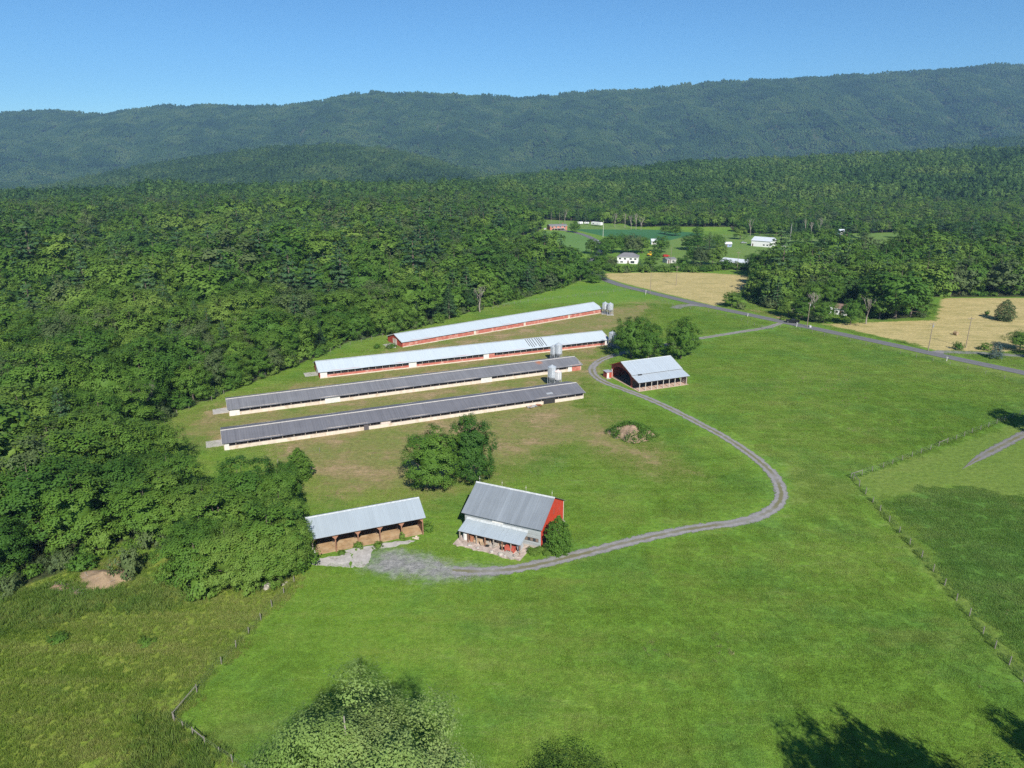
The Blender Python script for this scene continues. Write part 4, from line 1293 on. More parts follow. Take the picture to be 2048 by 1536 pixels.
# ------------------------------------------------------------------ vehicles
def car(name, label, cat, px, py, ang, paint, kind="suv", group=None):
    O = G(px, py)
    O.z = 0.13
    t = thing(name, label, cat, O, ang, group)
    L, W = 4.8, 1.86
    if kind == "pickup": L = 5.7
    h = L / 2
    if kind == "suv":
        low = [(-h, .45), (-h + .1, .35), (h - .15, .35), (h, .5), (h - .02, .85), (h - .25, 1.0), (h - 1.25, 1.1), (-h + .1, 1.12), (-h, .95)]
        top = [(-h + .12, 1.11), (-h + .35, 1.70), (-h + .7, 1.78), (.55, 1.78), (.95, 1.68), (h - 1.25, 1.09)]
        wins = [(-h + .45, -.85), (-.75, .05), (.15, .85)]
    elif kind == "pickup":
        low = [(-h, .55), (-h + .1, .45), (h - .15, .45), (h, .6), (h - .02, 1.0), (h - .3, 1.15), (h - 1.35, 1.2), (-h + .02, 1.2)]
        top = [(-.75, 1.19), (-.65, 1.85), (-.4, 1.92), (.75, 1.92), (1.0, 1.84), (h - 1.35, 1.18)]
        wins = [(-.55, .1), (.2, .95)]
    else:
        low = [(-h, .4), (-h + .1, .3), (h - .15, .3), (h, .45), (h - .05, .75), (h - 1.2, .92), (-h + .7, .94), (-h + .05, .9)]
        top = [(-h + .7, .93), (-h + 1.25, 1.4), (.3, 1.44), (h - 1.25, .91)]
        wins = [(-.95, -.15), (-.05, .6)]
    MB().prism(low, 'y', -W / 2, W / 2).build("body", paint, t)
    cab = MB().prism(top, 'y', -W / 2 + .14, W / 2 - .14).build("cabin", paint, t)
    zt = max(p[1] for p in top)
    for a, b in wins:
        for s in (-1, 1):
            y = s * (W / 2 - .13)
            MB().box(a, min(y, y + s * .012), zt - .58, b, max(y, y + s * .012), zt - .14).build("window", GLASS, cab)
    fx, fz = top[-1]
    gx_, gz_ = top[-2]
    MB().add([(fx + .02, -W / 2 + .2, fz + .05), (fx + .02, W / 2 - .2, fz + .05), (gx_ + .03, W / 2 - .28, gz_ - .02), (gx_ + .03, -W / 2 + .28, gz_ - .02)], [(0, 1, 2, 3)]).build("windscreen", GLASS, cab)
    bx0, bz0 = top[0]; bx1, bz1 = top[1]
    MB().add([(bx0 - .02, -W / 2 + .2, bz0 + .1), (bx1 - .02, -W / 2 + .28, bz1 - .05), (bx1 - .02, W / 2 - .28, bz1 - .05), (bx0 - .02, W / 2 - .2, bz0 + .1)], [(0, 1, 2, 3)]).build("rear_window", GLASS, cab)
    if kind == "pickup":
        MB().box(-h + .12, -W / 2 + .12, 1.19, -.85, W / 2 - .12, 1.215).build("cargo_bed", BLACK, t)
    r = .38 if kind != "sedan" else .33
    for x in (-h + .95, h - 1.0):
        for s in (-1, 1):
            y = s * (W / 2 - .1)
            w = MB().prism([(x + r * math.cos(a * math.pi / 9), r + r * math.sin(a * math.pi / 9)) for a in range(18)], 'y', min(y, y + s * .13), max(y, y + s * .13)).build("wheel", BLACK, t)
            MB().prism([(x + r * .6 * math.cos(a * math.pi / 6), r + r * .6 * math.sin(a * math.pi / 6)) for a in range(12)], 'y', min(y + s * .131, y + s * .14), max(y + s * .131, y + s * .14)).build("rim", STEEL, w)
    for s in (-1, 1):
        MB().box(h - .04, s * .68 - .18, .68, h + .01, s * .68 + .18, .82).build("headlight", WHITE, t)
        MB().box(-h - .01, s * .74 - .1, .8, -h + .03, s * .74 + .1, .98).build("tail_light", M("tail_red", (.4, .02, .02), .4), t)
    return t


P_BLACK = M("paint_black", (.012, .012, .015), .25, .2, 1, spec=.6)
P_WHITE = M("paint_white", (.70, .71, .72), .3, .05, 1, spec=.5)
P_SILVER = M("paint_silver", (.42, .44, .46), .3, .05, 1, .4, .5)
P_RED = M("paint_red", (.45, .03, .02), .3, .1, 1, spec=.5)
P_YEL = M("machine_yellow", (.70, .43, .03), .5, .15, 1)
car("pickup_truck", "black pickup truck turning at the driveway mouth", "pickup truck", 1585, 646, R(-22), P_BLACK, "pickup")
car("parked_car", "white car driving on the far road beside the soy field", "car", 1196, 486, R(118), P_WHITE, "suv")
car("parked_car", "silver car parked beside the blue and white shed", "car", 1487, 487, R(4), P_SILVER, "sedan")
car("parked_car", "white car parked left of the brick house porch", "car", 1091, 460, R(70), P_WHITE, "suv")
car("parked_car", "red car parked near the garage and utility pole", "car", 1332, 514, R(20), P_RED, "suv")
# yellow loader
O = G(1301, 512)
t = thing("wheel_loader", "yellow wheel loader parked under the settlement trees", "loader", O, R(10))
MB().prism([(-2.6, .7), (.4, .7), (.4, 1.6), (-.4, 1.7), (-2.5, 1.8)], 'y', -1, 1).build("body", P_YEL, t)
c_ = MB().box(-.9, -.75, 1.705, .3, .75, 3.1).build("cabin", P_YEL, t)
MB().box(-.75, -.79, 1.95, .15, -.752, 2.9).build("window", GLASS, c_)
for x in (-1.8, 1.3):
    for y in (-1.35, 1.02):
        MB().prism([(x + .75 * math.cos(a * math.pi / 8), .75 + .75 * math.sin(a * math.pi / 8)) for a in range(16)], 'y', y, y + .33).build("wheel", BLACK, t)
MB().prism([(.4, 1.4), (2.4, .9), (2.4, 1.1), (.4, 1.75)], 'y', -.5, .5).build("lift_arm", P_YEL, t)
MB().prism([(2.4, .3), (3.3, .2), (2.7, .5), (2.6, 1.3), (2.4, 1.3)], 'y', -1.2, 1.2).build("bucket", P_YEL, t)
# ================================================================== TREES
def unit(a):
    return a / (np.linalg.norm(a, axis=-1, keepdims=True) + 1e-9)


def leaf_quads(r, pos, nrm, size, aspect=0.62):
    """diamond leaves at pos facing nrm"""
    n = len(pos)
    t = unit(np.cross(nrm, unit(r.normal(size=(n, 3)))))
    b = np.cross(nrm, t)
    s = (size * r.uniform(0.65, 1.35, n))[:, None]
    v = np.stack([pos - t * s * .5, pos + b * s * aspect * .5, pos + t * s * .5 + nrm * s * 0.08, pos - b * s * aspect * .5], 1)
    return v.reshape(-1, 3)


def crown_points(r, Rx, Rz, n_cl, n_sub, n_leaf, leaf, low=-0.55, cl=0.34, lumpy=0.22, skirt=True):
    """clumps on the crown's envelope, twigs on clumps, leaves on twigs; centred on the origin"""
    i = np.arange(n_cl) + .5
    ph = i * 2.39996 + r.uniform(0, 6)
    z = 1 - (1 - low) * (i / n_cl)
    d = np.stack([np.sqrt(np.clip(1 - z * z, 0, 1)) * np.cos(ph), np.sqrt(np.clip(1 - z * z, 0, 1)) * np.sin(ph), z], 1)
    d = unit(d + r.normal(size=d.shape) * .16)
    lowz = np.minimum(d[:, 2], 0)
    fill = np.clip((1 - np.abs(lowz) ** 3) ** (1 / 3) / np.sqrt(np.clip(1 - lowz * lowz, .05, 1)), 1, 1.6) if skirt else np.ones(n_cl)
    rad = 0.74 * (1 + r.uniform(-lumpy, lumpy, n_cl))
    inner = r.random(n_cl) < 0.18
    rad = np.where(inner, rad * .55, rad)
    C = d * rad[:, None] * np.array([Rx, Rx, Rz]) * np.column_stack([fill, fill, np.ones(n_cl)])
    cr = cl * Rx * r.uniform(.7, 1.2, n_cl)
    ctint = r.random(n_cl)
    sd = unit(r.normal(size=(n_cl, n_sub, 3)) + d[:, None, :] * .75 + np.array([0, 0, .25]))
    S = C[:, None, :] + sd * (cr[:, None] * r.uniform(.55, 1.05, (n_cl, n_sub)))[:, :, None] * np.array([1, 1, .8])
    sr = 0.30 * cr.mean()
    ld = unit(r.normal(size=(n_cl, n_sub, n_leaf, 3)))
    Lp = S[:, :, None, :] + ld * sr * r.uniform(.5, 1.25, (n_cl, n_sub, n_leaf))[..., None]
    nr = unit(ld * .35 + sd[:, :, None, :] * .55 + d[:, None, None, :] * .45 + np.array([0, 0, .45]) + r.normal(size=ld.shape) * .18)
    tint = np.clip(.5 + (ctint[:, None, None] - .5) * .7 + (r.random((n_cl, n_sub, 1)) - .5) * .32 + (r.random((n_cl, n_sub, n_leaf)) - .5) * .2, 0, 1)
    return Lp.reshape(-1, 3), nr.reshape(-1, 3), tint.ravel(), C


def quad_core(Rx, Rz, n=9, m=5):
    v, f = [], []
    for j in range(m):
        t = -1.0 + 2.0 * (j + .5) / m
        rr = math.sqrt(max(0, 1 - t * t))
        for k in range(n):
            a = 2 * math.pi * k / n
            v.append((Rx * rr * math.cos(a), Rx * rr * math.sin(a), Rz * t))
    for j in range(m - 1):
        for k in range(n):
            f.append((j * n + k, j * n + (k + 1) % n, (j + 1) * n + (k + 1) % n, (j + 1) * n + k))
    return np.array(v), np.array(f)


def crown_mesh(seed, Rx, Rz, zc, n_cl, n_sub, n_leaf, leaf, material, core=0.5, **kw):
    r = np.random.default_rng(seed)
    P, N, T, C = crown_points(r, Rx, Rz, n_cl, n_sub, n_leaf, leaf, **kw)
    v = leaf_quads(r, P, N, leaf)
    f = np.arange(len(v)).reshape(-1, 4)
    t = T
    if core:  # added inner shell, tinted darker, stops light and view passing through the crown
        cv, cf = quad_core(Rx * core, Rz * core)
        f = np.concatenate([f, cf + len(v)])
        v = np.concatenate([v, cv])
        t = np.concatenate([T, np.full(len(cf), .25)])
    v = v + np.array([0, 0, zc])
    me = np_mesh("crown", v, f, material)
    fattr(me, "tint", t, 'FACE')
    return me, C + np.array([0, 0, zc])


def trunk_mesh(seed, h_fork, r0, clumps, material, top, n_limb=9, zdown=-0.4):
    r = random.Random(seed)
    mb = MB()
    lean = (r.uniform(-.3, .3), r.uniform(-.3, .3))
    mb.tube([(0, 0, zdown), (0, 0, .3), (lean[0] * .3, lean[1] * .3, h_fork * .5), (lean[0], lean[1], h_fork), (lean[0] * 1.3, lean[1] * 1.3, h_fork + (top - h_fork) * .5), (lean[0], lean[1], top)],
            [r0 * 1.5, r0 * 1.05, r0 * .9, r0 * .78, r0 * .45, r0 * .08], 8)
    idx = list(range(len(clumps)))
    r.shuffle(idx)
    for i in idx[:n_limb]:
        c = Vector(clumps[i])
        zb = min(h_fork * r.uniform(.75, 1.3), c.z * .8 + .3)
        a = Vector((lean[0], lean[1], zb))
        m = a.lerp(c, .5) + Vector((0, 0, -.08 * (c - a).length))
        mb.tube([a, m, c], [r0 * .42, r0 * .26, r0 * .06], 6)
    return mb.mesh("trunk", material)


class Kind:
    """one tree shape: crown and trunk meshes of unit scale (metres)"""
    def __init__(self, name, crown, trunk, h, rad):
        self.name, self.crown, self.trunk, self.h, self.rad = name, crown, trunk, h, rad


def broadleaf(seed, h=15.0, rad=6.0, mat=LEAF, low=-.8, n_cl=50, n_sub=14, n_leaf=17, leaf=.36, bark=BARK, squat=1.08, zc=.525, **kw):
    Rz = h * .43 * squat
    me, C = crown_mesh(seed, rad, Rz, h * zc, n_cl, n_sub, n_leaf, leaf, mat, low=low, **kw)
    tr = trunk_mesh(seed, h * .27, .28 * h / 15, C, bark, h * .9)
    return Kind("tree", me, tr, h, rad)


def conifer(seed, h=15.0, rad=3.6, mat=LEAF_DARK, tiers=15, leaf=.55, droop=.18, oval=False, dens=1.0):
    r = np.random.default_rng(seed)
    P, N, T = [], [], []
    mb = MB()
    for j in range(tiers):
        q = (j + .5) / tiers
        z = h * (.06 + .93 * q) if oval else h * (.14 + .85 * q)
        rr = rad * (math.sin(math.pi * min(1, .22 + .78 * q)) ** .75 if oval else (1 - q) ** .75 + .04) * r.uniform(.8, 1.12)
        nb_ = max(5, int((12 if oval else 9) * (1 - .4 * q)))
        for k in range(nb_):
            a = 2 * math.pi * (k + r.random()) / nb_
            ln = rr * r.uniform(.75, 1.1)
            n = int(46 * dens * max(.25, ln / rad))
            s = np.sqrt(r.uniform(.03, 1, n))
            side = r.normal(size=n) * .20 * ln * (1.1 - s * .6)
            x = np.cos(a) * s * ln - np.sin(a) * side
            y = np.sin(a) * s * ln + np.cos(a) * side
            zz = z - droop * ln * s * s + r.normal(size=n) * .13 + (1 - s) * .25
            P.append(np.stack([x, y, zz], 1))
            out = np.stack([np.cos(a) * np.ones(n), np.sin(a) * np.ones(n), np.zeros(n)], 1)
            N.append(unit(out * .35 + np.array([0, 0, .9]) + r.normal(size=(n, 3)) * .4))
            T.append(np.clip(.5 + r.normal(size=n) * .15 + (r.random() - .5) * .4, 0, 1))
            if not oval and k % 2 == 0:
                mb.tube([(0, 0, z), (math.cos(a) * ln * .8, math.sin(a) * ln * .8, z - droop * ln * .6)], [.06, .02], 4)
    P, N, T = np.concatenate(P), np.concatenate(N), np.concatenate(T)
    v = leaf_quads(r, P, N, leaf, .5)
    me = np_mesh("crown", v, np.arange(len(v)).reshape(-1, 4), mat)
    fattr(me, "tint", T, 'FACE')
    mb.tube([(0, 0, -.4), (0, 0, h * .5), (0, 0, h * .97)], [.26 * h / 15, .17 * h / 15, .02], 8)
    return Kind("conifer", me, mb.mesh("trunk", BARK), h, rad)


def dead_tree(seed, h=12.0, spread=.5, mat=DEADWOOD):
    r = random.Random(seed)
    trunk, tw = MB(), MB()
    def grow(p, d, ln, rad, lev):
        d = d.normalized()
        m = p + d * ln * .5 + Vector((r.uniform(-1, 1), r.uniform(-1, 1), 0)) * ln * .05
        e = p + d * ln
        (trunk if lev == 0 else tw).tube([p, m, e], [rad, rad * .82, rad * .6], 7 if lev < 2 else 4, lev < 2)
        if lev >= 4: return
        for _ in range(r.choice((2, 3, 3)) + (2 if lev == 0 else 0)):
            nd = d + Vector((r.uniform(-1, 1), r.uniform(-1, 1), r.uniform(-.1, .7))) * spread
            grow(p + d * ln * r.uniform(.65, 1), nd, ln * r.uniform(.5, .72), rad * r.uniform(.42, .6), lev + 1)
    grow(Vector((0, 0, -.3)), Vector((0, 0, 1)), h * .42, .24 * h / 12, 0)
    return Kind("dead", tw.mesh("bare_branches", mat), trunk.mesh("trunk", mat), h, h * .3)


def bushk(seed, h=3.0, rad=2.0, mat=LEAF, leaf=.3, n_cl=18, n_sub=9, n_leaf=9):
    me, C = crown_mesh(seed, rad, h * .55, h * .46, n_cl, n_sub, n_leaf, leaf, mat, low=-.75, cl=.42, lumpy=.3)
    tr = trunk_mesh(seed, h * .15, .07, C, BARK, h * .5, 6, -.2)
    return Kind("bush", me, tr, h, rad)


BROAD = [broadleaf(101, 15, 5.6), broadleaf(102, 16, 5.2, squat=1.05), broadleaf(103, 14, 6.0, n_cl=56, cl=.30), broadleaf(104, 17, 5.4, lumpy=.32),
         broadleaf(105, 15, 5.0, mat=LEAF_BRIGHT, n_cl=50, cl=.30), broadleaf(106, 15, 5.8, low=-.7, lumpy=.28), broadleaf(107, 16, 4.6, cl=.38, lumpy=.34), broadleaf(108, 13, 5.4, mat=LEAF_OLIVE)]
def open_grown(seed, h, rad, **kw):
    return broadleaf(seed, h, rad, n_cl=78, n_sub=17, n_leaf=17, leaf=.31, low=-.95, squat=1.12, zc=.50, cl=.27, lumpy=.20, core=.50, **kw)


OPEN = [open_grown(111, 16, 6.2), open_grown(112, 17, 5.8), open_grown(113, 16, 6.4)]
PINE = [conifer(201, 18, 4.6, droop=.08, tiers=13), conifer(202, 16, 4.2, droop=.12, tiers=14)]
CEDAR = [conifer(203, 9, 3.2, oval=True, tiers=14, leaf=.42, dens=1.3, mat=LEAF_DARK), conifer(204, 10, 4.7, oval=True, tiers=14, leaf=.5, dens=1.4, mat=LEAF_OLIVE)]
DEAD = [dead_tree(301, 13), dead_tree(302, 11, .7), dead_tree(303, 9, .45)]
BUSH = [bushk(401), bushk(402, 2.6, 2.3), bushk(403, 3.4, 1.8, LEAF_BRIGHT), bushk(404, 2.2, 2.0, LEAF_BRIGHT), bushk(405, 2.8, 2.2, LEAF_OLIVE)]
PLACED = []


def plant(kind, name, label, cat, x, y, h, rad=None, group=None, rz=None):
    """a tree of its own: Empty at the root > trunk, crown"""
    s = h / kind.h
    sr = (rad / kind.rad) if rad else s * random.uniform(.92, 1.1)
    t = thing(name, label, cat, (x, y, hz(x, y) - .05), random.uniform(0, 6.28) if rz is None else rz, group)
    t.scale = (sr, sr, s)
    link("trunk", kind.trunk, t)
    link("bare_branches" if kind.name == "dead" else "crown", kind.crown, t)
    PLACED.append((x, y, rad or kind.rad * s))
    return t


def at(kind, name, label, cat, px, py, h, rad=None, group=None):
    q = G(px, py)
    return plant(kind, name, label, cat, q.x, q.y, h, rad, group)


# --- trees that stand alone
at(OPEN[0], "shade_tree", "broad leafy tree behind the open shed, its boughs near the ground", "tree", 868, 977, 15.6, 6.6)
at(OPEN[1], "shade_tree", "tall leafy tree with pale trunk behind the barn's ridge", "tree", 943, 965, 17.4, 5.7)
at(OPEN[2], "shade_tree", "big dark green oak beside the feed bins, larger of its pair", "tree", 1262, 716, 17.0, 7.0)
at(OPEN[0], "shade_tree", "dark green oak leaning over the pole barn's ridge", "tree", 1296, 719, 14.6, 5.6)
at(OPEN[1], "shade_tree", "round oak with bare trunk beside the driveway behind the pole barn", "tree", 1361, 716, 16.0, 6.4)
at(conifer(205, 7.4, 2.7, oval=True, tiers=16, leaf=.34, dens=1.9, mat=LEAF), "barn_tree", "dense egg shaped tree against the barn's red gable", "tree", 1116, 1103, 7.4, 2.75)
at(conifer(206, 8.2, 3.4, oval=True, tiers=14, leaf=.42, dens=1.6, mat=LEAF), "young_tree", "small rounded tree standing off the wood beyond the open shed", "tree", 600, 957, 7.6, 3.3)
at(CEDAR[1], "cedar_tree", "round olive cedar standing alone in the hay field", "tree", 2007, 641, 9.6, 4.9)
at(BUSH[0], "small_cedar", "tiny cedar bush beside the lone olive cedar", "bush", 1973, 630, 2.2, 1.2)
at(conifer(207, 7, 3.2, mat=leaf_mat("blue_spruce_needles", [(0, (.06, .10, .085)), (1, (.13, .18, .15))], .05), tiers=12, leaf=.4), "spruce_tree", "small blue grey spruce beside the side drive", "tree", 1990, 717, 6.2, 3.4)
at(BUSH[1], "drive_bush", "dark round bush at the hay field corner by a utility pole", "bush", 1915, 699, 3.0, 1.9)
at(BUSH[2], "drive_bush", "light green bush between the utility pole and the spruce", "bush", 1970, 700, 2.6, 2.2)
at(BROAD[5], "yard_tree", "low spreading tree at the side drive beyond the spruce", "tree", 2040, 700, 8.0, 5.4)
at(BROAD[1], "yard_tree", "leafy tree shading the side drive's outer end", "tree", 2110, 722, 11.0, 6.0)
at(BROAD[4], "roadside_tree", "round bright tree at the roadside by the hay field corner", "tree", 1463, 614, 8.2, 4.4)
at(BUSH[4], "roadside_bush", "small bush beside the round tree at the hay field corner", "bush", 1480, 618, 3.4, 2.4)
at(BROAD[2], "track_tree", "large tree shading the farm track at the fence", "tree", 2110, 868, 14, 6.5)
at(BROAD[0], "hedge_tree", "leafy tree between the field track and the far fence", "tree", 2190, 905, 13, 6.0)
# dead trees
G_DEAD = "bare dead trees"
at(DEAD[1], "dead_tree", "bare grey many limbed tree in the wood left of the charcoal house", "dead tree", 205, 925, 9.5, None, G_DEAD)
at(DEAD[0], "dead_tree", "tall bare tree beside the utility pole at the grove", "dead tree", 1625, 640, 15.5, 5.5, G_DEAD)
at(DEAD[2], "dead_tree", "bare pale tree standing alone at the grove's mown edge", "dead tree", 1732, 648, 13.5, 4.5, G_DEAD)
at(DEAD[0], "dead_tree", "brown bare tree in the wood behind the closed red house", "dead tree", 482, 690, 14, None, G_DEAD)
at(DEAD[1], "dead_tree", "dead tree with white limbs at the closed red house's fence", "dead tree", 960, 624, 15, None, G_DEAD)
at(DEAD[2], "dead_tree", "slim bare snag rising from the wood by the grey roofed house", "dead tree", 296, 846, 13, None, G_DEAD)
for i, (px, py) in enumerate([(1015, 470), (1030, 462), (1055, 455), (1075, 452), (1230, 452), (1262, 456), (1272, 456), (1282, 457), (1610, 468), (1622, 468), (1638, 469), (1500, 470), (1250, 452), (1040, 452), (1130, 446)]):
    at(DEAD[i % 3], "dead_tree", "pale bare trunk along the far wood's edge", "dead tree", px, py, random.uniform(15, 21), 4.0, "bare trunks along the far wood edge")

# --- settlement trees
G_SET = "trees of the far settlement"
SETT = [(1206, 512, 13, 6), (1222, 507, 15, 7), (1243, 506, 15, 7), (1266, 508, 15, 7), (1284, 506, 13, 6), (1322, 505, 13, 6.5), (1376, 500, 11, 6), (1395, 500, 14, 7), (1418, 500, 14, 7), (1434, 497, 12, 5.5),
        (1386, 527, 12, 6), (1402, 530, 12, 6), (1424, 530, 11, 5.5), (1440, 518, 13, 4.5), (1195, 548, 14, 6.5), (1178, 556, 12, 6), (1160, 562, 14, 6), (1205, 560, 6, 4.2), (1188, 566, 6, 4), (1222, 536, 8, 4.5),
        (1183, 508, 12, 5), (1150, 466, 12, 5), (1510, 552, 15, 6.5), (1528, 545, 14, 6), (1552, 548, 15, 6.5), (1574, 545, 15, 6), (1536, 562, 14, 6), (1570, 560, 14, 6), (1480, 478, 12, 6), (1395, 470, 9, 5), (1350, 470, 10, 6), (1330, 466, 9, 5),
        (1542, 487, 8, 4.5), (1590, 487, 11, 5), (1610, 487, 13, 5.5), (1580, 472, 14, 6), (1552, 470, 14, 6), (1520, 468, 14, 6), (1640, 486, 13, 5.5), (1660, 482, 12, 5.5), (1725, 476, 12, 5), (1800, 475, 13, 6), (1690, 486, 11, 5), (1064, 500, 12, 5), (1052, 494, 10, 4)]
SETT += [(1577, 634, 11, 5), (1604, 640, 10, 4.5), (1646, 646, 11, 5), (1700, 650, 12, 5), (1622, 612, 13, 6), (1660, 610, 14, 6), (1630, 644, 6, 3.5), (1300, 536, 8, 4.5), (1280, 540, 7, 4), (1365, 538, 8, 4.5), (1450, 540, 8, 4), (1312, 520, 8, 4)]
LANDMARKS = [(1255, 517, "by the white house with the hipped roof"), (1117, 457, "near the brick house by the far road"), (1520, 485, "by the long pale roofed barn"), (1465, 528, "around the tin roofed workshop"), (1260, 464, "at the soy field's edge"),
             (1190, 550, "where the road bends into the wood"), (1345, 524, "near the low grey garage"), (1400, 485, "on the lawn beside the blue and white shed"), (1545, 553, "at the wood corner above the hay field"), (1670, 625, "around the white houses in the grove"),
             (1700, 475, "around the far clearing of the right wood"), (1060, 497, "along the bluish green far field"), (1590, 478, "on the far lawn behind the pale barn")]
for i, (px, py, h, r_) in enumerate(SETT):
    k = BROAD[(i * 5) % 8] if i % 9 != 8 else PINE[0]
    nl = min(LANDMARKS, key=lambda q: (q[0] - px) ** 2 + (4 * (q[1] - py)) ** 2)[2]
    at(k, "settlement_tree", ("dark pine " if k in PINE else "leafy tree ") + nl, "tree", px, py, h, r_, "settlement trees " + nl)
G_HEDGE = "hedge bushes behind the hay field"
for i in range(30):
    px = 1214 + i * 9.4 + random.uniform(-3, 3)
    at(BUSH[i % 5], "hedge_bush", "bush of the hedge between the hay field and the houses", "bush", px, 543 + random.uniform(-3, 2.5) - (4 if px > 1420 else 0), random.uniform(3.0, 5.2), random.uniform(3.0, 4.2), G_HEDGE)

# --- the foreground crown below the drone
def from_ray(px, py, d):
    u = (px - 1024) / FPX
    v = (768 - py) / FPX
    return Vector((u * d, (CP + v * SP) * d, CAM_H - (SP - v * CP) * d))


tp = from_ray(684, 1362, 54)
fg = broadleaf(501, tp.z, 9.6, LEAF_PALE, n_cl=84, n_sub=44, n_leaf=22, leaf=.24, bark=BARK_PALE, low=-.3, cl=.25, lumpy=.32, squat=.95, zc=.55, core=.48)
plant(fg, "tall_sycamore", "tall pale leafed tree top with white limbs above the mown pasture", "tree", tp.x, tp.y, tp.z, 9.6)
tp = from_ray(1140, 1500, 82)
plant(bushk(502, 4.6, 6.6, LEAF_BRIGHT, .26, 60, 16, 14), "thicket", "low wide evergreen thicket at the pasture's lower edge", "bush", tp.x, tp.y - 2.0, 2.9, 5.6)


def shadow_tree(tip, top_x=None, top_y=None, lo=8, hi=45):
    """tree whose tip throws its shadow to the given ground pixel and stands beyond the frame"""
    q = G(*tip)
    best = None
    for h in np.arange(lo, hi, .5):
        s = h / math.tan(SUN_EL)
        bx, by = q.x - sx * s, q.y - sy * s
        dd = by * CP - (h - CAM_H) * SP
        up = by * SP + (h - CAM_H) * CP
        X_, Y_ = 1024 + FPX * bx / dd, 768 - FPX * up / dd
        if (top_x and X_ >= top_x) or (top_y and Y_ >= top_y): return bx, by, h
        best = (bx, by, h)
    return best


for i, (tip, kw) in enumerate([((1585, 1438), dict(top_x=2160)), ((1682, 1425), dict(top_x=2200)), ((1765, 1455), dict(top_x=2230)), ((1975, 1412), dict(top_x=2300)), ((362, 1512), dict(top_y=1690)), ((282, 1527), dict(top_y=1700))]):
    x, y, h = shadow_tree(tip, **kw)
    plant(BROAD[(i * 3 + 1) % 8], "field_edge_tree", ["tall tree whose shadow reaches furthest across the lower pasture", "tall tree throwing a broken pointed shadow on the pasture", "broad tree filling the middle of the pasture shadow", "tall tree shading the pasture near the long fence", "tree throwing a small round shadow on the rough meadow", "tree throwing a low shadow at the rough meadow's edge"][i], "tree", x, y, h, h * .25 if i < 4 else 3.5)
tp = from_ray(2035, 1512, 58)
plant(broadleaf(503, tp.z, 4.5, LEAF, n_cl=60, n_sub=18, n_leaf=13, leaf=.26), "leafy_treetop", "dark leafy tree top at the pasture corner below the long fence", "tree", tp.x + 1.2, tp.y, tp.z, 4.6)

for px, py, h, r_ in ((584, 1136, 11.5, 4.4), (570, 1092, 12.5, 4.8), (566, 1048, 13, 4.8), (560, 1160, 11, 5.0), (518, 1168, 12, 5.4), (465, 1172, 12.5, 5.6), (560, 1015, 11, 4.6)):
    at(OPEN[int(px) % 3], "grove_tree", "full leafy tree at the front of the grove beside the open shed", "tree", px, py, h, r_, "front trees of the grove beside the open shed")

# --- bushes at the wood's foot and around the buildings
for px, py, h, r_, k, lab in [(405, 1190, 5.0, 3.2, 1, "round dark shrub below the wood beside the lime weeds"), (262, 1150, 5.5, 2.6, 4, "brownish vine covered shrub beside the bare chip pile"), (340, 1160, 2.6, 2.4, 3, "lime green weedy bush at the wood's foot"),
                              (165, 1138, 3.0, 2.6, 0, "green bush behind the bare chip pile"), (120, 1282, 1.2, 1.5, 0, "low green bush in the rough meadow"), (292, 1287, 1.0, 1.3, 1, "second low bush in the rough meadow, near the fence"),
                              (717, 1097, 1.4, .9, 3, "small green weed bush at the shed's middle post"), (757, 1096, 1.3, .95, 2, "weed bush between the shed and the concrete strip"), (805, 1079, 1.6, .6, 2, "thin weed bush at the shed's fourth post"),
                              (855, 1062, 1.7, 1.3, 0, "weed bush at the shed's open end"), (684, 1109, .9, .7, 3, "low weeds at the shed's second post"), (1090, 803, 2.0, 1.3, 3, "green bush growing in the broken bay of the charcoal house"),
                              (1058, 808, 2.2, .7, 2, "narrow bush at the end of the cream wall"), (738, 853, 1.6, .6, 2, "small sapling against the charcoal house's wall"), (754, 697, 2.0, 1.3, 0, "dark bush off the closed red house's door"), (785, 695, 1.8, 1.6, 1, "weed bush at the closed red house's corner"), (777, 697, 1.5, 1.3, 4, "low weeds beside the closed red house's gable"),
                              (1565, 640, 1.6, 1.6, 0, "roadside bush before the driveway mouth"), (620, 1095, 3.2, 1.4, 2, "bright vine bush hugging the shed's corner")]:
    at(BUSH[k], "bush", lab, "bush", px, py, h, r_)
for i in range(16):
    px = 1062 + i * 3.4
    at(BUSH[3 if i % 3 else 2], "weed_bush", "lime weeds along the barn's stone base", "weeds", px, 1104 + 6 * math.sin(i * .8) - i * .1 + random.uniform(-2, 3), random.uniform(.5, .95), random.uniform(.7, 1.0), "lime weeds at the barn base")

# --- the woods: nearest trees one by one, the rest as one mass
X0, X1, Y0, Y1 = -900, 1000, 85, 1020
sp = 8.3
gxs, gys = np.meshgrid(np.arange(X0, X1, sp), np.arange(Y0, Y1, sp))
tx = (gxs + rng.uniform(-.42, .42, gxs.shape) * sp).ravel()
ty = (gys + rng.uniform(-.42, .42, gys.shape) * sp).ravel()
ok = in_forest(tx, ty)
dpt = ty * CP + CAM_H * SP
fx = 1024 + FPX * tx / dpt
ok &= (fx > -330) & (fx < 2400)
tx, ty, fx = tx[ok], ty[ok], fx[ok]
for (ax, ay, ar) in PLACED:
    keep = np.hypot(tx - ax, ty - ay) > max(2.5, ar * .55)
    tx, ty, fx = tx[keep], ty[keep], fx[keep]
edge = np.maximum(sdist(FOREST[0], tx, ty), sdist(FOREST[1], tx, ty))
th = np.where(edge < 9, rng.uniform(9, 14.5, len(tx)), 12 + 10 * rng.random(len(tx)) ** 1.4)
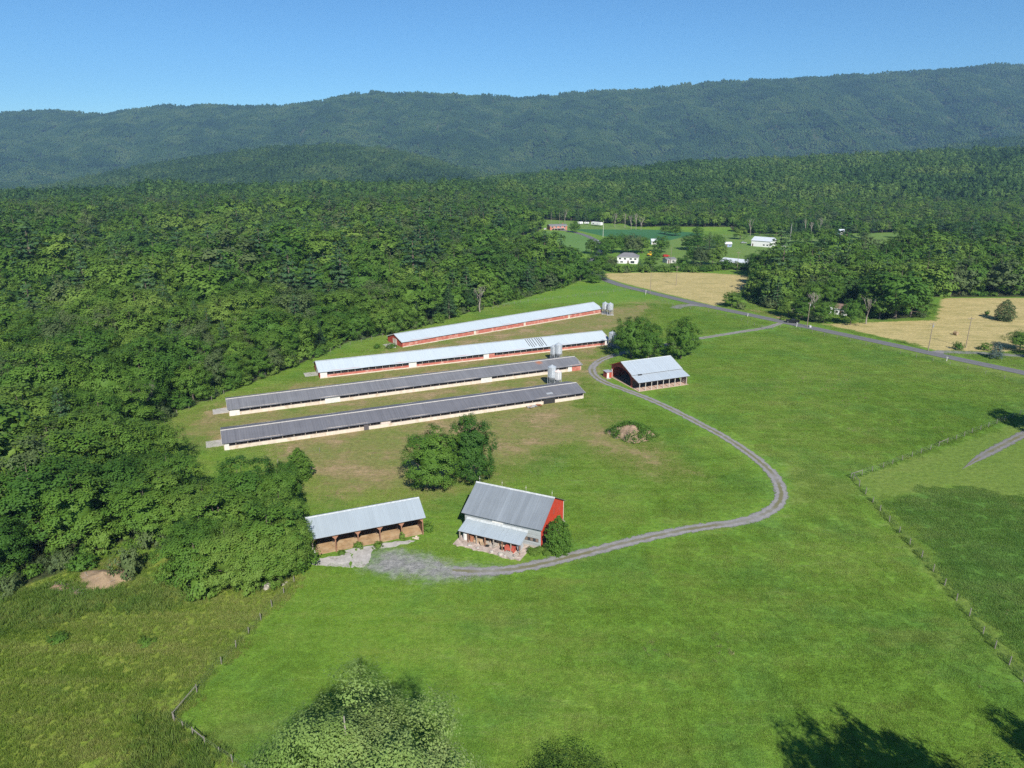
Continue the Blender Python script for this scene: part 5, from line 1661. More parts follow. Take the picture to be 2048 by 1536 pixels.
# the grove by the open shed stays low so that the charcoal house shows over it
gq = G(520, 1080)
keep = np.hypot(tx - (G(627, 1113).x + 2), ty - (G(627, 1113).y + 4)) > 6.5
tx, ty, fx, edge, th = tx[keep], ty[keep], fx[keep], edge[keep], th[keep]
near_grove = np.hypot(tx - gq.x, ty - gq.y) < 34
th = np.where(near_grove, np.minimum(th, rng.uniform(12, 15, len(tx))), th)
dist = np.hypot(tx, ty)
inview = (fx > -25) & (fx < 2075)
order = np.argsort(np.where(inview, dist, 1e9))
N_IND = 215
def wood_place(x, y, e):
    q = Vector((x, y, 0))
    if (q - gq).length < 36: return "in the grove beside the open shed"
    if sdist(FOREST[1], np.array([x]), np.array([y]))[0] > 0: return "in the roadside grove by the hay field"
    if (q - G(1120, 590)).length < 60: return "in the wood's point beyond the closed red house"
    edge_ = "at the edge of" if e < 11 else "inside"
    if y < G(300, 900).y and x < G(300, 900).x + 14: return edge_ + " the wood above the rough meadow"
    if y < 205: return edge_ + " the wood left of the dark roofed houses"
    return edge_ + " the wood behind the poultry houses"


WL = {"b": "leafy green tree ", "y": "bright yellow green tree ", "o": "dull olive green tree ", "p": "dark tiered pine "}
for i in order[:N_IND]:
    u = random.random()
    if u < .10 and dist[i] > 150: k, c, nm = random.choice(PINE), "p", "pine_tree"
    else:
        j = random.choice([0, 1, 2, 3, 5, 6, 0, 1, 3, 4, 4, 7])
        k = BROAD[j]
        c = {4: "y", 7: "o"}.get(j, "b"); nm = "woodland_tree"
    hh = th[i] * (1.15 if c == "p" else 1)
    plant(k, nm, WL[c] + wood_place(tx[i], ty[i], edge[i]), "tree", tx[i], ty[i], hh, hh * random.uniform(.36, .55) if c != "p" else hh * .26, WL[c] + "group " + wood_place(tx[i], ty[i], edge[i]))


# ------------------------------------------------------------------ masses: instanced on points
def joined_proto(parts, name):
    """crown + trunk (or many of them) as one mesh with its materials, kept out of the scene"""
    vs, fs, mi, ts, mats = [], [], [], [], []
    off = 0
    for me, mtx in parts:
        n = len(me.vertices)
        co = np.empty(n * 3, np.float32); me.vertices.foreach_get("co", co)
        co = co.reshape(-1, 3)
        co = co @ np.array(mtx.to_3x3()).T + np.array(mtx.translation)
        vs.append(co)
        m = me.materials[0]
        if m not in mats: mats.append(m)
        a = me.attributes.get("tint")
        tv = np.full(len(me.polygons), .5, np.float32)
        if a: a.data.foreach_get("value", tv)
        for p in me.polygons:
            fs.append([q + off for q in p.vertices]); mi.append(mats.index(m))
        ts.append(tv)
        off += n
    out = bpy.data.meshes.new(name)
    out.from_pydata(np.concatenate(vs).tolist(), [], fs)
    for m in mats: out.materials.append(m)
    out.polygons.foreach_set("material_index", np.array(mi, np.int32))
    fattr(out, "tint", np.concatenate(ts), 'FACE')
    out.update()
    return out


def proto_collection(name, meshes):
    c = bpy.data.collections.new(name)
    for i, me in enumerate(meshes):
        o = bpy.data.objects.new("%s_%02d" % (name, i), me)
        c.objects.link(o)
    return c


def scatter(name, label, cat, P, rot, scl, idx, coll, kind="stuff"):
    me = bpy.data.meshes.new(name)
    n = len(P)
    me.vertices.add(n)
    me.vertices.foreach_set("co", np.ascontiguousarray(P, np.float32).ravel())
    for nm, val in (("rot", rot), ("scl", scl)):
        a = me.attributes.new(nm, 'FLOAT_VECTOR', 'POINT')
        a.data.foreach_set("vector", np.ascontiguousarray(val, np.float32).ravel())
    a = me.attributes.new("pick", 'INT', 'POINT')
    a.data.foreach_set("value", np.ascontiguousarray(idx, np.int32))
    o = link(name, me)
    ng = bpy.data.node_groups.new(name, 'GeometryNodeTree')
    ng.interface.new_socket("Geometry", in_out='INPUT', socket_type='NodeSocketGeometry')
    ng.interface.new_socket("Geometry", in_out='OUTPUT', socket_type='NodeSocketGeometry')
    nn = ng.nodes
    gi, go = nn.new("NodeGroupInput"), nn.new("NodeGroupOutput")
    ip = nn.new("GeometryNodeInstanceOnPoints")
    ci = nn.new("GeometryNodeCollectionInfo")
    ci.inputs["Collection"].default_value = coll
    ci.inputs["Separate Children"].default_value = True
    ci.inputs["Reset Children"].default_value = True
    ip.inputs["Pick Instance"].default_value = True
    def named(nm, typ):
        q = nn.new("GeometryNodeInputNamedAttribute")
        q.data_type = typ
        q.inputs["Name"].default_value = nm
        return q.outputs[0]
    er = nn.new("FunctionNodeEulerToRotation")
    L_ = ng.links
    L_.new(named("rot", 'FLOAT_VECTOR'), er.inputs[0])
    L_.new(er.outputs[0], ip.inputs["Rotation"])
    L_.new(named("scl", 'FLOAT_VECTOR'), ip.inputs["Scale"])
    L_.new(named("pick", 'INT'), ip.inputs["Instance Index"])
    L_.new(gi.outputs[0], ip.inputs["Points"])
    L_.new(ci.outputs[0], ip.inputs["Instance"])
    L_.new(ip.outputs[0], go.inputs[0])
    md = o.modifiers.new("scatter", 'NODES')
    md.node_group = ng
    tag(o, label, cat, None, kind)
    return o


def slope_rot(X, Y, r):
    """random turn, tilted to the terrain's slope"""
    e = 12.0
    dx = (height(X + e, Y) - height(X - e, Y)) / (2 * e)
    dy = (height(X, Y + e) - height(X, Y - e)) / (2 * e)
    out = np.zeros((len(X), 3))
    for i in range(len(X)):
        n = Vector((-dx[i], -dy[i], 1)).normalized()
        q = Vector((0, 0, 1)).rotation_difference(n)
        m = q.to_matrix() @ Matrix.Rotation(r[i], 3, 'Z')
        out[i] = m.to_euler()
    return out


# --- undergrowth that closes the wood's edge
ux, uy = np.meshgrid(np.arange(-420, 640, 3.2), np.arange(85, 620, 3.2))
ux = (ux + rng.uniform(-1.5, 1.5, ux.shape)).ravel(); uy = (uy + rng.uniform(-1.5, 1.5, uy.shape)).ravel()
ue = np.maximum(sdist(FOREST[0], ux, uy), sdist(FOREST[1], ux, uy))
uf = 1024 + FPX * ux / (uy * CP + CAM_H * SP)
kk = (ue > -0.5) & (ue < 11) & (uf > -150) & (uf < 2200) & in_forest(ux, uy) & (rng.random(len(ux)) < np.where(ue < 5, .85, .45))
ux, uy = ux[kk], uy[kk]
n = len(ux)
uh = rng.uniform(.6, 1.5, n)
scatter("undergrowth", "leafy undergrowth closing the foot of the woods", "undergrowth", np.column_stack([ux, uy, height(ux, uy) - .15]), np.column_stack([np.zeros(n), np.zeros(n), rng.uniform(0, 6.28, n)]), np.column_stack([uh * rng.uniform(.8, 1.3, n), uh * rng.uniform(.8, 1.3, n), uh * rng.uniform(.8, 1.4, n)]), rng.integers(0, 5, n),
        proto_collection("undergrowth_shape", [b.crown for b in BUSH]))

rest = order[N_IND:]
mid = []
for s in range(7):
    m_ = [LEAF, LEAF, LEAF, LEAF_BRIGHT, LEAF_OLIVE, LEAF, LEAF_FAR][s]
    k = broadleaf(600 + s, 15, [5.6, 5.2, 6.0, 5.2, 5.4, 4.8, 5.8][s], m_, n_cl=34, n_sub=9, n_leaf=9, leaf=.66, lumpy=.3)
    mid.append(joined_proto([(k.crown, Matrix()), (k.trunk, Matrix())], "leafy_shape"))
for s in range(2):
    k = conifer(620 + s, 18, 4.4, droop=.08, tiers=11, leaf=1.1, dens=.4)
    mid.append(joined_proto([(k.crown, Matrix()), (k.trunk, Matrix())], "pine_shape"))
n = len(rest)
pick = rng.choice(9, n, p=[.14, .13, .13, .14, .10, .12, .08, .09, .07])
hs = th[rest] / 15.0
big = rng.random(n) < .16
hs = np.where(big, hs * 1.28, hs)
rr = hs * rng.uniform(.85, 1.5, n) * np.where(big, 1.15, 1.0)
P = np.column_stack([tx[rest], ty[rest], height(tx[rest], ty[rest]) - .1])
rot = np.column_stack([np.zeros(n), np.zeros(n), rng.uniform(0, 6.28, n)])
scatter("woodland", "dense mixed woodland around the farm and settlement", "woodland", P, rot, np.column_stack([rr, rr, hs]), pick, proto_collection("woodland_shape", mid))


def canopy_patch(seed, size, n_tree, leaf, n_cl, n_sub, n_leaf, mat):
    r = np.random.default_rng(seed)
    shapes = [crown_mesh(seed * 10 + q, 4.6, 5.2, 8.5, n_cl, n_sub, n_leaf, leaf, mat, core=.70, low=-.2, lumpy=.3, cl=.40)[0] for q in range(4)]
    g = int(round(math.sqrt(n_tree)))
    parts = []
    for a in range(g):
        for b in range(g):
            x = (a + .5 + r.uniform(-.4, .4)) / g * size - size / 2
            y = (b + .5 + r.uniform(-.4, .4)) / g * size - size / 2
            s = r.uniform(.8, 1.3)
            parts.append((shapes[r.integers(4)], Matrix.Translation((x, y, r.uniform(-1.5, 2))) @ Matrix.Rotation(r.uniform(0, 6), 4, 'Z') @ Matrix.Diagonal((s, s, s * r.uniform(.85, 1.25), 1))))
    return joined_proto(parts, "canopy_patch")


def cover(Ya, Yb, step, mats_seed):
    gx_, gy_ = np.meshgrid(np.arange(-.92 * Yb - 200, .92 * Yb + 200, step), np.arange(Ya, Yb, step))
    X = (gx_ + rng.uniform(-.15, .15, gx_.shape) * step).ravel()
    Y = (gy_ + rng.uniform(-.15, .15, gx_.shape) * step).ravel()
    k = np.abs(X) < .86 * Y + 150
    return X[k], Y[k]


far1 = [canopy_patch(70 + s, 32, 16, 1.15, 18, 6, 5, LEAF_FAR) for s in range(5)] + [canopy_patch(80 + s, 32, 16, 1.25, 18, 5, 4, LEAF_MTN) for s in range(3)]
X, Y = cover(1005, 2500, 29.0, 0)
n = len(X)
s1 = rng.uniform(.92, 1.15, n)
scatter("hill_forest", "forest covering the low wooded hills beyond the valley", "forest", np.column_stack([X, Y, height(X, Y) - 1.0]), slope_rot(X, Y, rng.integers(0, 4, n) * math.pi / 2 + rng.uniform(-.2, .2, n)), np.column_stack([s1, s1, s1 * rng.uniform(.8, 1.3, n)]), np.where(Y > 1850, rng.integers(5, 8, n), rng.integers(0, 5, n)), proto_collection("hill_canopy", far1))
far2 = [canopy_patch(90 + s, 64, 49, 2.0, 12, 4, 3, LEAF_MTN) for s in range(5)]
X, Y = cover(2480, 4860, 58.0, 0)
n = len(X)
s1 = rng.uniform(.95, 1.15, n)
scatter("mountain_forest", "forest covering the long mountain ridge", "forest", np.column_stack([X, Y, height(X, Y) - 1.5]), slope_rot(X, Y, rng.integers(0, 4, n) * math.pi / 2 + rng.uniform(-.2, .2, n)), np.column_stack([s1, s1, s1 * rng.uniform(.7, 1.35, n)]), rng.integers(0, 5, n), proto_collection("mountain_canopy", far2))
# ================================================================== FENCES, POLES, SMALL THINGS
FPOST = M("fence_post", (.21, .19, .165), .9, .25, 4)
WIRE = M("fence_wire", (.30, .30, .30), .5, .1, 1, .4)


def fence(label, pts, gap, h=1.35, wires=3, rails=(), brace_first=False, r=.075):
    pl_ = [G(*p) for p in pts]
    t = thing("field_fence", label, "fence", pl_[0])
    O = pl_[0]
    pm = MB().tube([(0, 0, -.3), (0, 0, h)], [r, r * .85], 7).mesh("post", FPOST)
    tops = []
    for i in range(len(pl_) - 1):
        a, b = pl_[i], pl_[i + 1]
        n = max(1, int(round((b - a).length / gap)))
        for k in range(n + (1 if i == len(pl_) - 2 else 0)):
            q = a.lerp(b, k / n) + Vector((random.uniform(-.1, .1), random.uniform(-.1, .1), 0))
            link("post", pm, t, loc=q - O, rot=(random.uniform(-.05, .05), random.uniform(-.05, .05), random.uniform(0, 3)), scale=(1, 1, random.uniform(.9, 1.08)))
            tops.append(q - O)
    for w in range(wires):
        z = h * (.95 - .3 * w)
        MB().tube([p + Vector((0, 0, z)) for p in tops], .008, 3, False).build("wire", WIRE, t)
    for a, b in rails:
        if b < len(tops):
            p, q = tops[a], tops[b]
            MB().tube([p + Vector((0, 0, h * .85)), q + Vector((0, 0, h * .85))], .055, 6).build("rail", FPOST, t)
    return t


fence("wire fence climbing from the rough meadow corner up to the open shed", [(347, 1441), (394, 1385), (444, 1329), (497, 1268), (545, 1215), (588, 1165)], 4.0, 1.4, 3, ((0, 1),))
fence("brush grown rail fence running down from the rough meadow's corner", [(349, 1443), (385, 1470), (440, 1508), (520, 1565)], 2.6, 1.2, 2, ((2, 3),))
fence("long straight wire fence between the big pasture and the lush field", [(1706, 958), (1760, 1022), (1867, 1143), (1966, 1268), (2047, 1363), (2200, 1540)], 4.1, 1.45, 4, ((0, 1),), r=.09)
fence("wire fence along the mown strip towards the farm track", [(1702, 957), (1745, 943), (1860, 900), (1960, 860), (2040, 830), (2200, 775)], 4.2, 1.4, 3, ((0, 1), (9, 10)))
fence("wire fence along the wood behind the dark roofed poultry houses", [(330, 845), (378, 818), (424, 802), (470, 777), (530, 754), (600, 727), (640, 712), (700, 690), (765, 674)], 5.5, 1.5, 3)
fence("wire fence between the closed red house and the wood's grass strip", [(985, 618), (1040, 606), (1105, 599), (1180, 591), (1262, 580)], 4.2, 1.4, 3, ((2, 3),))
fence("roadside fence from the field corner past the driveway gate", [(1262, 580), (1290, 586), (1312, 595), (1330, 605), (1345, 612), (1362, 616), (1400, 620), (1470, 638), (1522, 656)], 5, 1.3, 3)
fence("roadside fence edging the big pasture from the gate eastwards", [(1545, 658), (1560, 655), (1600, 660), (1700, 684), (1800, 708), (1900, 730), (2048, 768), (2200, 806)], 6.0, 1.3, 3)
fence("short low fence in the grass behind the small rounded tree", [(556, 930), (586, 922), (640, 905)], 6, 1.4, 2)
# gate at the driveway
a, b = G(1524, 657), G(1545, 659)
t = thing("farm_gate", "grey metal farm gate at the driveway mouth", "gate", a, math.atan2((b - a).y, (b - a).x))
L_ = (b - a).length
for z in (.25, .5, .75, 1.0, 1.25):
    MB().tube([(0, 0, z), (L_, 0, z)], .03, 6).build("bar", STEEL, t)
for x in (0, L_ / 2, L_):
    MB().tube([(x, 0, .0 if x != L_ / 2 else .2), (x, 0, 1.35)], .04, 6).build("upright", STEEL, t)


# ------------------------------------------------------------------ utility poles
POLEW = M("pole_wood", (.24, .19, .15), .9, .25, 2, stretch=(3, 3, .3))
def pole(label, px, py, h, arm=True, m=POLEW, lamp=False):
    t = thing("utility_pole", label, "utility pole", G(px, py), random.uniform(-.2, .5), "utility poles")
    MB().tube([(0, 0, -.5), (0, 0, h)], [.16, .10], 8).build("pole", m, t)
    if arm:
        c = MB().box(-1.15, -.06, h - .75, 1.15, .06, h - .6).build("crossarm", m, t)
        for x in (-1.0, -.45, .45, 1.0):
            MB().lathe([(.05, h - .6), (.06, h - .5), (.04, h - .42)], 8, x, 0).build("insulator", M("insulator", (.3, .3, .32), .3), c)
    if lamp:
        MB().lathe([(.2, h - 1.9), (.22, h - 1.85), (.22, h - 1.1), (.12, h - 1.0)], 10, .28, 0).build("transformer", GALV_DULL, t)


pole("wooden utility pole at the road beside the side drive", 1856, 702, 11, lamp=True)
pole("wooden utility pole standing at the hay field's corner", 1931, 696, 12)
pole("utility pole with transformer before the bare roadside tree", 1614, 654, 11, lamp=True)
pole("thin utility pole at the road below the hay field", 1300, 588, 11, False)
pole("utility pole standing inside the tan hay field", 1352, 571, 11)
pole("pale tall pole beside the soy field and far road", 1206, 474, 14, False, M("pale_pole", (.62, .60, .56), .8))
pole("utility pole in front of the long tin roofed workshop", 1474, 541, 12)
pole("utility pole beside the low grey garage", 1341, 527, 11, False)
pole("pole between the brick house and the wood", 1102, 457, 16, False)
pole("pole behind the brick house roof", 1119, 450, 13, False)
pole("pole on the lawn behind the long pale barn", 1580, 482, 14, False, M("pale_pole2", (.5, .49, .46), .8))
# mailbox / marker post leaning at the road
for px, py, hgt, lab in ((1593, 654, 1.5, "white leaning marker post at the driveway mouth"), (1893, 722, 1.2, "white post at the road opposite the side drive"), (1291, 589, 1.9, "white leaning brace post at the field corner"), (1495, 633, 1.0, "short white post at the roadside fence")):
    o = MB().box(-.09, -.09, -.2, .09, .09, hgt).box(-.16, -.22, hgt + .004, .16, .30, hgt + .28).build("marker_post", WHITE)
    o.location = G(px, py)
    o.rotation_euler = (0, .12, .6)
    tag(o, lab, "post")
o = MB().box(-.4, -.4, -.1, .4, .4, .8).box(-.45, -.45, .804, .45, .45, .88).build("utility_box", M("box_grey", (.5, .5, .5), .7))
o.location = G(1620, 655)
tag(o, "grey utility box beside the pole with transformer", "utility box")

# ------------------------------------------------------------------ hay bale
q = G(1911, 670)
t = thing("hay_bale", "round brown hay bale lying in the mown hay field", "hay bale", q, R(25))
HAYM = M("bale_straw", (.27, .19, .10), .95, .3, 6)
MB().prism([(.78 * math.cos(a * math.pi / 14) * random.uniform(.97, 1.03), .74 + .78 * math.sin(a * math.pi / 14)) for a in range(28)], 'y', -.75, .75).build("straw_roll", HAYM, t)
for y in (-.76, .755):
    MB().prism([(.6 * math.cos(a * math.pi / 10), .74 + .6 * math.sin(a * math.pi / 10)) for a in range(20)], 'y', y, y + .012).build("end_spiral", M("bale_end", (.33, .25, .15), .95, .3, 9), t)

# ------------------------------------------------------------------ brush covered mound in the pasture
def mound(name, label, cat, px, py, rx, ry, h, soil, plants, leafm, seed, leaf=.3, open_=.25):
    r = np.random.default_rng(seed)
    q = G(px, py)
    t = thing(name, label, cat, q, R(-12))
    n, m = 30, 12
    v, f = [], []
    for j in range(m + 1):
        rr_ = 1 - j / m
        for k in range(n):
            a = 2 * math.pi * k / n
            z = h * (1 - rr_ ** 1.8) * (.75 + .5 * float(fbm(np.array([math.cos(a) * rr_ * 3 + 9]), np.array([math.sin(a) * rr_ * 3 + seed]), 3, seed)[0]))
            w = 1 + .18 * math.sin(3 * a + seed) + .08 * math.sin(7 * a)
            v.append((rx * rr_ * w * math.cos(a), ry * rr_ * w * math.sin(a), z - .12 * (j == 0)))
    for j in range(m):
        for k in range(n):
            f.append((j * n + k, j * n + (k + 1) % n, (j + 1) * n + (k + 1) % n, (j + 1) * n + k))
    MB().add(v, f).build("earth", soil, t, True)
    V = np.array(v)
    if plants:
        pick_ = r.integers(0, len(V) - n, plants)
        base = V[pick_] + r.normal(size=(plants, 3)) * np.array([.4, .4, .05])
        bare = np.hypot(base[:, 0] / rx + .15, base[:, 1] / ry + .35) < open_
        base = base[~bare]
        L_ = []
        P_ = (base[:, None, :] + r.normal(size=(len(base), 12, 3)) * np.array([.32, .32, .22]) + np.array([0, 0, .3])).reshape(-1, 3)
        N_ = unit(r.normal(size=P_.shape) * .6 + np.array([0, 0, .8]))
        vv = leaf_quads(r, P_, N_, leaf)
        me = np_mesh("weeds", vv, np.arange(len(vv)).reshape(-1, 4), leafm)
        fattr(me, "tint", r.random(len(P_)), 'FACE')
        link("weeds", me, t)
    st = MB()
    for k in range(26):
        x, y = r.uniform(-.7, .5) * rx, r.uniform(-.8, .2) * ry
        a = r.uniform(0, 3.1)
        z = h * .75 * (1 - (x / rx) ** 2 - (y / ry) ** 2)
        ln = r.uniform(.6, 1.6)
        st.tube([(x, y, z), (x + math.cos(a) * ln, y + math.sin(a) * ln, z + r.uniform(-.1, .5))], [.05, .02], 4)
    st.build("sticks", DEADWOOD, t)
    return t


mound("brush_mound", "overgrown mound of brush and soil in the middle pasture", "mound", 1264, 872, 5.8, 4.2, 3.0, M("mound_soil", (.24, .17, .11), .95, .3, 2, dirt=(.36, .25, .18), dirt_amt=.2), 1300, LEAF, 31, .3, .44)
mound("chip_pile", "bare tan heap of wood chips below the wood", "heap", 208, 1160, 4.9, 3.4, 1.4, M("wood_chips", (.27, .195, .12), .95, .3, 5, dirt=(.26, .17, .10), dirt_amt=.12), 0, LEAF, 12)
mound("stump_pile", "dark pile of roots and stumps left of the chip heap", "heap", 118, 1178, 2.0, 1.1, .8, M("root_soil", (.20, .13, .085), .95, .3, 5), 8, LEAF, 14)
mound("root_heap", "small brown root heap between stump pile and chip heap", "heap", 152, 1190, 1.4, .8, .6, M("root_soil2", (.17, .11, .08), .95, .3, 5), 4, LEAF, 15)
# stone rubble at the wood's foot
for i, (px, py) in enumerate([(338, 1158), (345, 1156), (352, 1155), (362, 1152), (368, 1150), (533, 1178), (536, 1172), (566, 1170), (572, 1166)]):
    s = random.uniform(.35, .7)
    mb = MB().lathe([(s * .8, -.1), (s, s * .3), (s * .7, s * .6), (s * .2, s * .75)], 8)
    mb.v = [(x * random.uniform(.7, 1.2), y * random.uniform(.7, 1.2), z) for x, y, z in mb.v]
    o = mb.build("field_stone", STONE)
    o.location = G(px, py)
    tag(o, "grey stone among the weeds at the wood's foot" if i < 5 else "brownish stone under the grove beside the meadow fence", "stone", "stones below the lime weeds" if i < 5 else "stones at the grove's foot")
# white wreck of an appliance in the clearing, upright
o = MB().prism([(-.45, 0), (.45, 0), (.5, 1.2), (.25, 2.0), (-.25, 2.0), (-.5, 1.2)], 'y', -.35, .35).build("old_tank", M("tank_grey", (.55, .58, .60), .5))
o.location = G(371, 1130)
tag(o, "grey white metal tank standing in the clearing of the wood", "tank")
# rubble and fallen sheets in front of the broken bay
q = G(1070, 813)
t = thing("collapsed_sheets", "fallen grey sheets and boards before the charcoal house's broken bay", "debris", q, R(23))
for i in range(9):
    x, y = random.uniform(-2.2, 1.8), random.uniform(-1.8, .6)
    o = MB().box(-.8, -.4, 0, .8, .4, .05).build("sheet", [GALV_DULL, BOARD2, RUST][i % 3], t)
    o.location = (x, y, .06 + i * .055)
    o.rotation_euler = (random.uniform(-.08, .08), random.uniform(-.08, .08), random.uniform(0, 3))
# pale pipe by the red house
o = MB().tube([(0, 0, .15), (1.5, .6, .15), (1.6, -1.2, .15), (4.2, -.9, .15)], .12, 8).build("white_pipe", WHITE)
o.location = G(771, 694)
tag(o, "bent white pipe lying in the grass by the closed red house", "pipe")


# ------------------------------------------------------------------ weeds, grass
def grass_mat(name, cols, ns=(.02, .11, .9)):
    k = NT(name)
    P = k.node("NewGeometry").outputs["Position"]
    f = k.math('ADD', k.math('MULTIPLY', k.noise(P, ns[0], 4), .32), k.math('MULTIPLY', k.noise(P, ns[1], 4), .30))
    f = k.math('ADD', f, k.math('MULTIPLY', k.noise(P, ns[2] * 1.6, 4, .8), .35))
    f = k.math('ADD', f, k.math('MULTIPLY', k.attr("tint"), .12))
    mow = k.noise(k.mapping(P, (0.04, 0.42, 1), (0, 0, R(28))), 1.0, 4, 0.7)
    f = k.math('ADD', f, k.math('MULTIPLY', k.math('SUBTRACT', mow, .5), .42))
    c = k.ramp(k.remap(f, .34, .66, smooth=False), [(0, mix3(cols[0], (0, 0, 0), .22)), (.5, cols[1]), (1, mix3(cols[2], (1, 1, .6), .06))])
    cool = k.remap(k.noise(P, 0.05, 4, 0.6), 0.48, 0.64)
    c = k.mix(k.math('MULTIPLY', cool, 0.5), c, mix3(cols[0], (0.10, 0.24, 0.045), .6))
    tanp = k.remap(k.noise(k.mapping(P, (0.04, 0.09, 1), (0, 0, R(-15)), (7, 3, 0)), 1.0, 5, 0.7), 0.54, 0.68)
    c = k.mix(k.math('MULTIPLY', tanp, 0.35), c, (0.22, 0.235, 0.06))
    b = k.principled(c, .6, 0, .2)
    tr = k.node("BsdfTranslucent")
    k.set(tr.inputs["Color"], c)
    mx = k.node("MixShader")
    mx.inputs[0].default_value = .3
    k.t.links.new(b.outputs[0], mx.inputs[1]); k.t.links.new(tr.outputs[0], mx.inputs[2])
    return k.finish(mx)


def blade_patch(seed, size, n, h, w, mat, lean=.5, clump=0):
    r = np.random.default_rng(seed)
    if clump:
        c = r.uniform(-size / 2, size / 2, (clump, 2))
        p = c[r.integers(0, clump, n)] + r.normal(size=(n, 2)) * size * .035
    else:
        p = r.uniform(-size / 2, size / 2, (n, 2))
    a = r.uniform(0, 6.28, n)
    hh = h * r.uniform(.5, 1.3, n)
    d = np.stack([np.cos(a), np.sin(a)], 1)
    ln = r.normal(size=(n, 2)) * lean * hh[:, None]
    b0 = np.column_stack([p - d * w / 2, np.full(n, -.03)])
    b1 = np.column_stack([p + d * w / 2, np.full(n, -.03)])
    tp_ = np.column_stack([p + ln, hh])
    v = np.stack([b0, b1, tp_], 1).reshape(-1, 3)
    me = np_mesh("blades", v, np.arange(len(v)).reshape(-1, 3), mat)
    fattr(me, "tint", r.random(n), 'FACE')
    return me


def patch_points(polys, step, bounds, avoid=None, inv=False):
    X_, Y_ = np.meshgrid(np.arange(bounds[0], bounds[1], step), np.arange(bounds[2], bounds[3], step))
    X_ = (X_ + rng.uniform(-.3, .3, X_.shape) * step).ravel(); Y_ = (Y_ + rng.uniform(-.3, .3, Y_.shape) * step).ravel()
    dd = Y_ * CP + CAM_H * SP
    f_ = 1024 + FPX * X_ / dd
    k = (f_ > -120) & (f_ < 2170)
    if polys is not None:
        m = np.zeros(X_.shape, bool)
        for P_ in polys: m |= sdist(P_, X_, Y_) > 0
        k &= m
    if avoid:
        for P_, mar in avoid: k &= sdist(P_, X_, Y_) < -mar
    k &= linedist(DRIVE, X_, Y_) > 3.6
    k &= linedist(ROAD, X_, Y_) > 5
    k &= ~in_forest(X_, Y_)
    return X_[k], Y_[k]


def put(name, label, cat, X_, Y_, meshes, s0=.85, s1=1.15):
    n_ = len(X_)
    s = rng.uniform(s0, s1, n_)
    scatter(name, label, cat, np.column_stack([X_, Y_, height(X_, Y_)]), np.column_stack([np.zeros(n_), np.zeros(n_), rng.uniform(0, 6.28, n_)]), np.column_stack([s, s, s]), rng.integers(0, len(meshes), n_), proto_collection(name + "_shape", meshes))


GM = grass_mat("pasture_blades", ((.110, .210, .021), (.150, .254, .029), (.208, .284, .047)))
RM = grass_mat("meadow_blades", ((.108, .214, .021), (.166, .252, .031), (.24, .268, .056)), (.03, .15, .9))
WM = grass_mat("weed_leaves", ((.07, .145, .018), (.11, .19, .024), (.16, .23, .036)), (.03, .15, .9))
bpoly = lambda *p: poly(p)
shed_zone = bpoly((605, 1130), (600, 1060), (850, 1030), (870, 1070), (700, 1140))
barn_zone = bpoly((905, 1085), (925, 1030), (1085, 1060), (1140, 1040), (1120, 1105), (1030, 1130))
mb_zone = bpoly((1205, 755), (1230, 735), (1380, 740), (1385, 775), (1275, 792))
AV = [(Z_ROUGH[0], 0), (Z_DRY[0], -6), (Z_LUSH[0], -2), (LOT, 1), (shed_zone, .5), (barn_zone, .5), (mb_zone, .5), (Z_MOWN[0], 0), (Z_MOWN[1], 0), (Z_MOWN[3], 0), (Z_HAY[0], 0), (Z_HAY[1], 0)]
Xg, Yg = patch_points(None, 3.4, (-140, 420, 55, 345), AV)
put("pasture_grass", "short green pasture grass around the barn and driveway", "grass", Xg, Yg, [blade_patch(700 + i, 4.2, 1500, .17, .055, GM) for i in range(5)])
Xg, Yg = patch_points(Z_LUSH, 3.4, (60, 190, 55, 170))
put("lush_grass", "dark lush grass of the fenced field", "grass", Xg, Yg, [blade_patch(720 + i, 4.2, 1700, .28, .06, grass_mat("lush_blades", ((.086, .188, .026), (.110, .215, .031), (.145, .240, .040)))) for i in range(3)])
Xg, Yg = patch_points(Z_ROUGH, 2.6, (-130, 20, 55, 140))
put("meadow_grass", "tall rough olive meadow grass left of the fence", "grass", Xg, Yg, [blade_patch(740 + i, 3.8, 1300, .42, .07, RM, .5, 45) for i in range(5)])
weedband = [bpoly((-100, 1260), (0, 1185), (150, 1170), (240, 1185), (330, 1165), (400, 1195), (330, 1230), (200, 1220), (120, 1250), (0, 1280), (-100, 1330)), bpoly((330, 1430), (440, 1500), (420, 1560), (250, 1540), (280, 1440))]
Xg, Yg = patch_points(weedband, 1.3, (-130, 20, 60, 150))
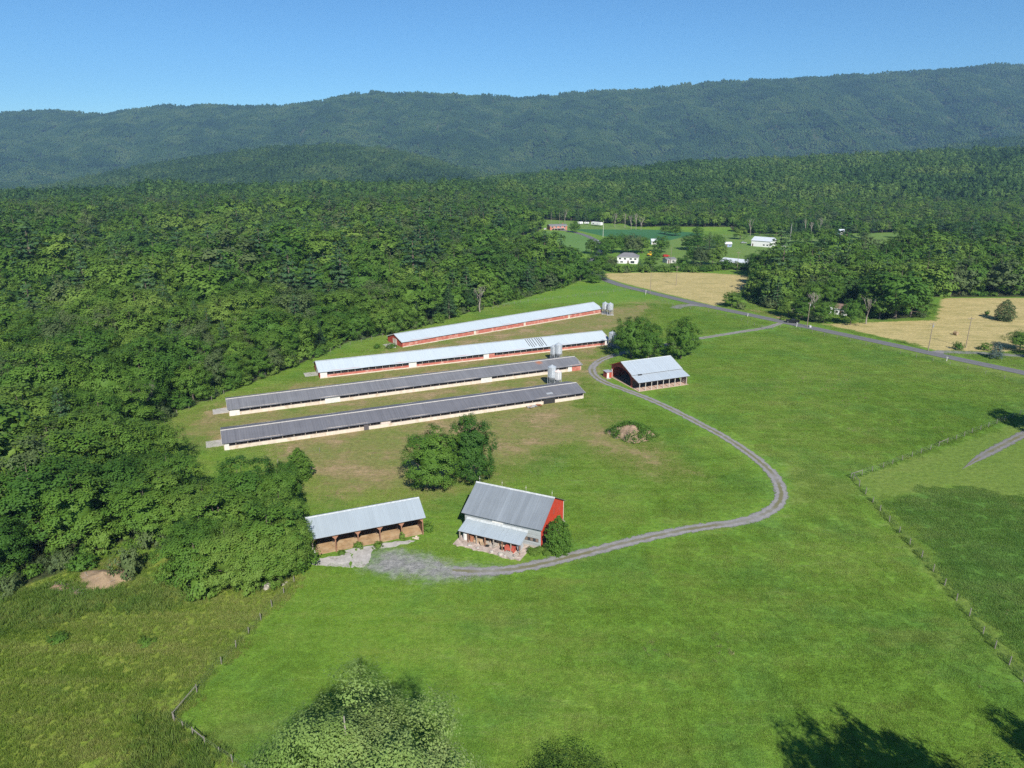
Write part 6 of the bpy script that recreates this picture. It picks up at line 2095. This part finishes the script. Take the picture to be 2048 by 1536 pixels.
put("tall_weeds", "tall green weeds below the wood and around the fence corner", "weeds", Xg, Yg, [blade_patch(760 + i, 1.7, 170, .85, .11, WM, .4, 6) for i in range(4)], .7, 1.3)
Xg, Yg = patch_points(None, 3.3, (-140, 330, 55, 300), AV[:1] + AV[3:])
kk = (rng.random(len(Xg)) < .8 * np.clip(fbm(Xg / 26.0, Yg / 17.0, 3, 77) * 3.2 - 1.75, 0.0, 1))
WP = grass_mat("pale_seed_heads", ((.17, .22, .07), (.24, .26, .09), (.30, .29, .13)))
put("pasture_weeds", "thin pale seed heads and weeds in the pasture", "weeds", Xg[kk], Yg[kk], [blade_patch(790, 2.6, 60, .26, .06, WM, .6), blade_patch(791, 3.0, 60, .28, .05, WP, .6), blade_patch(792, 3.2, 110, .28, .05, WP, .6, 9), blade_patch(793, 2.0, 45, .30, .07, WM, .6)], .7, 1.5)
# rank grass under the long fences
fl = []
for pts in ([(1706, 958), (1760, 1022), (1867, 1143), (1966, 1268), (2047, 1363), (2200, 1540)], [(347, 1441), (394, 1385), (444, 1329), (497, 1268), (545, 1215), (588, 1165)], [(1702, 957), (1745, 943), (1860, 900), (1960, 860), (2040, 830)], [(349, 1443), (385, 1470), (440, 1508)]):
    pp = [G(*p) for p in pts]
    for a, b in zip(pp[:-1], pp[1:]):
        for k in range(int((b - a).length / 1.0)):
            q = a.lerp(b, (k + random.random()) / ((b - a).length / 1.0))
            fl.append((q.x + random.gauss(0, .25), q.y + random.gauss(0, .25)))
fl = np.array(fl)
put("fence_grass", "rank tall grass growing along the fence lines", "grass", fl[:, 0], fl[:, 1], [blade_patch(780 + i, 1.1, 55, .36, .06, WM, .45) for i in range(3)], .7, 1.25)

# ------------------------------------------------------------------ haze
me = MB().box(-6620, -460, -180, 6620, 5420, 640)
k = NT("haze_air")
pv = k.node("VolumePrincipled")
pv.inputs["Color"].default_value = (.36, .66, 1.0, 1)
pv.inputs["Density"].default_value = 0.000075
pv.inputs["Anisotropy"].default_value = 0.0
k.t.links.new(pv.outputs[0], k.out.inputs["Volume"])
o = me.build("haze", k.m)
tag(o, "thin bluish summer haze over the valley", "haze", None, "stuff")
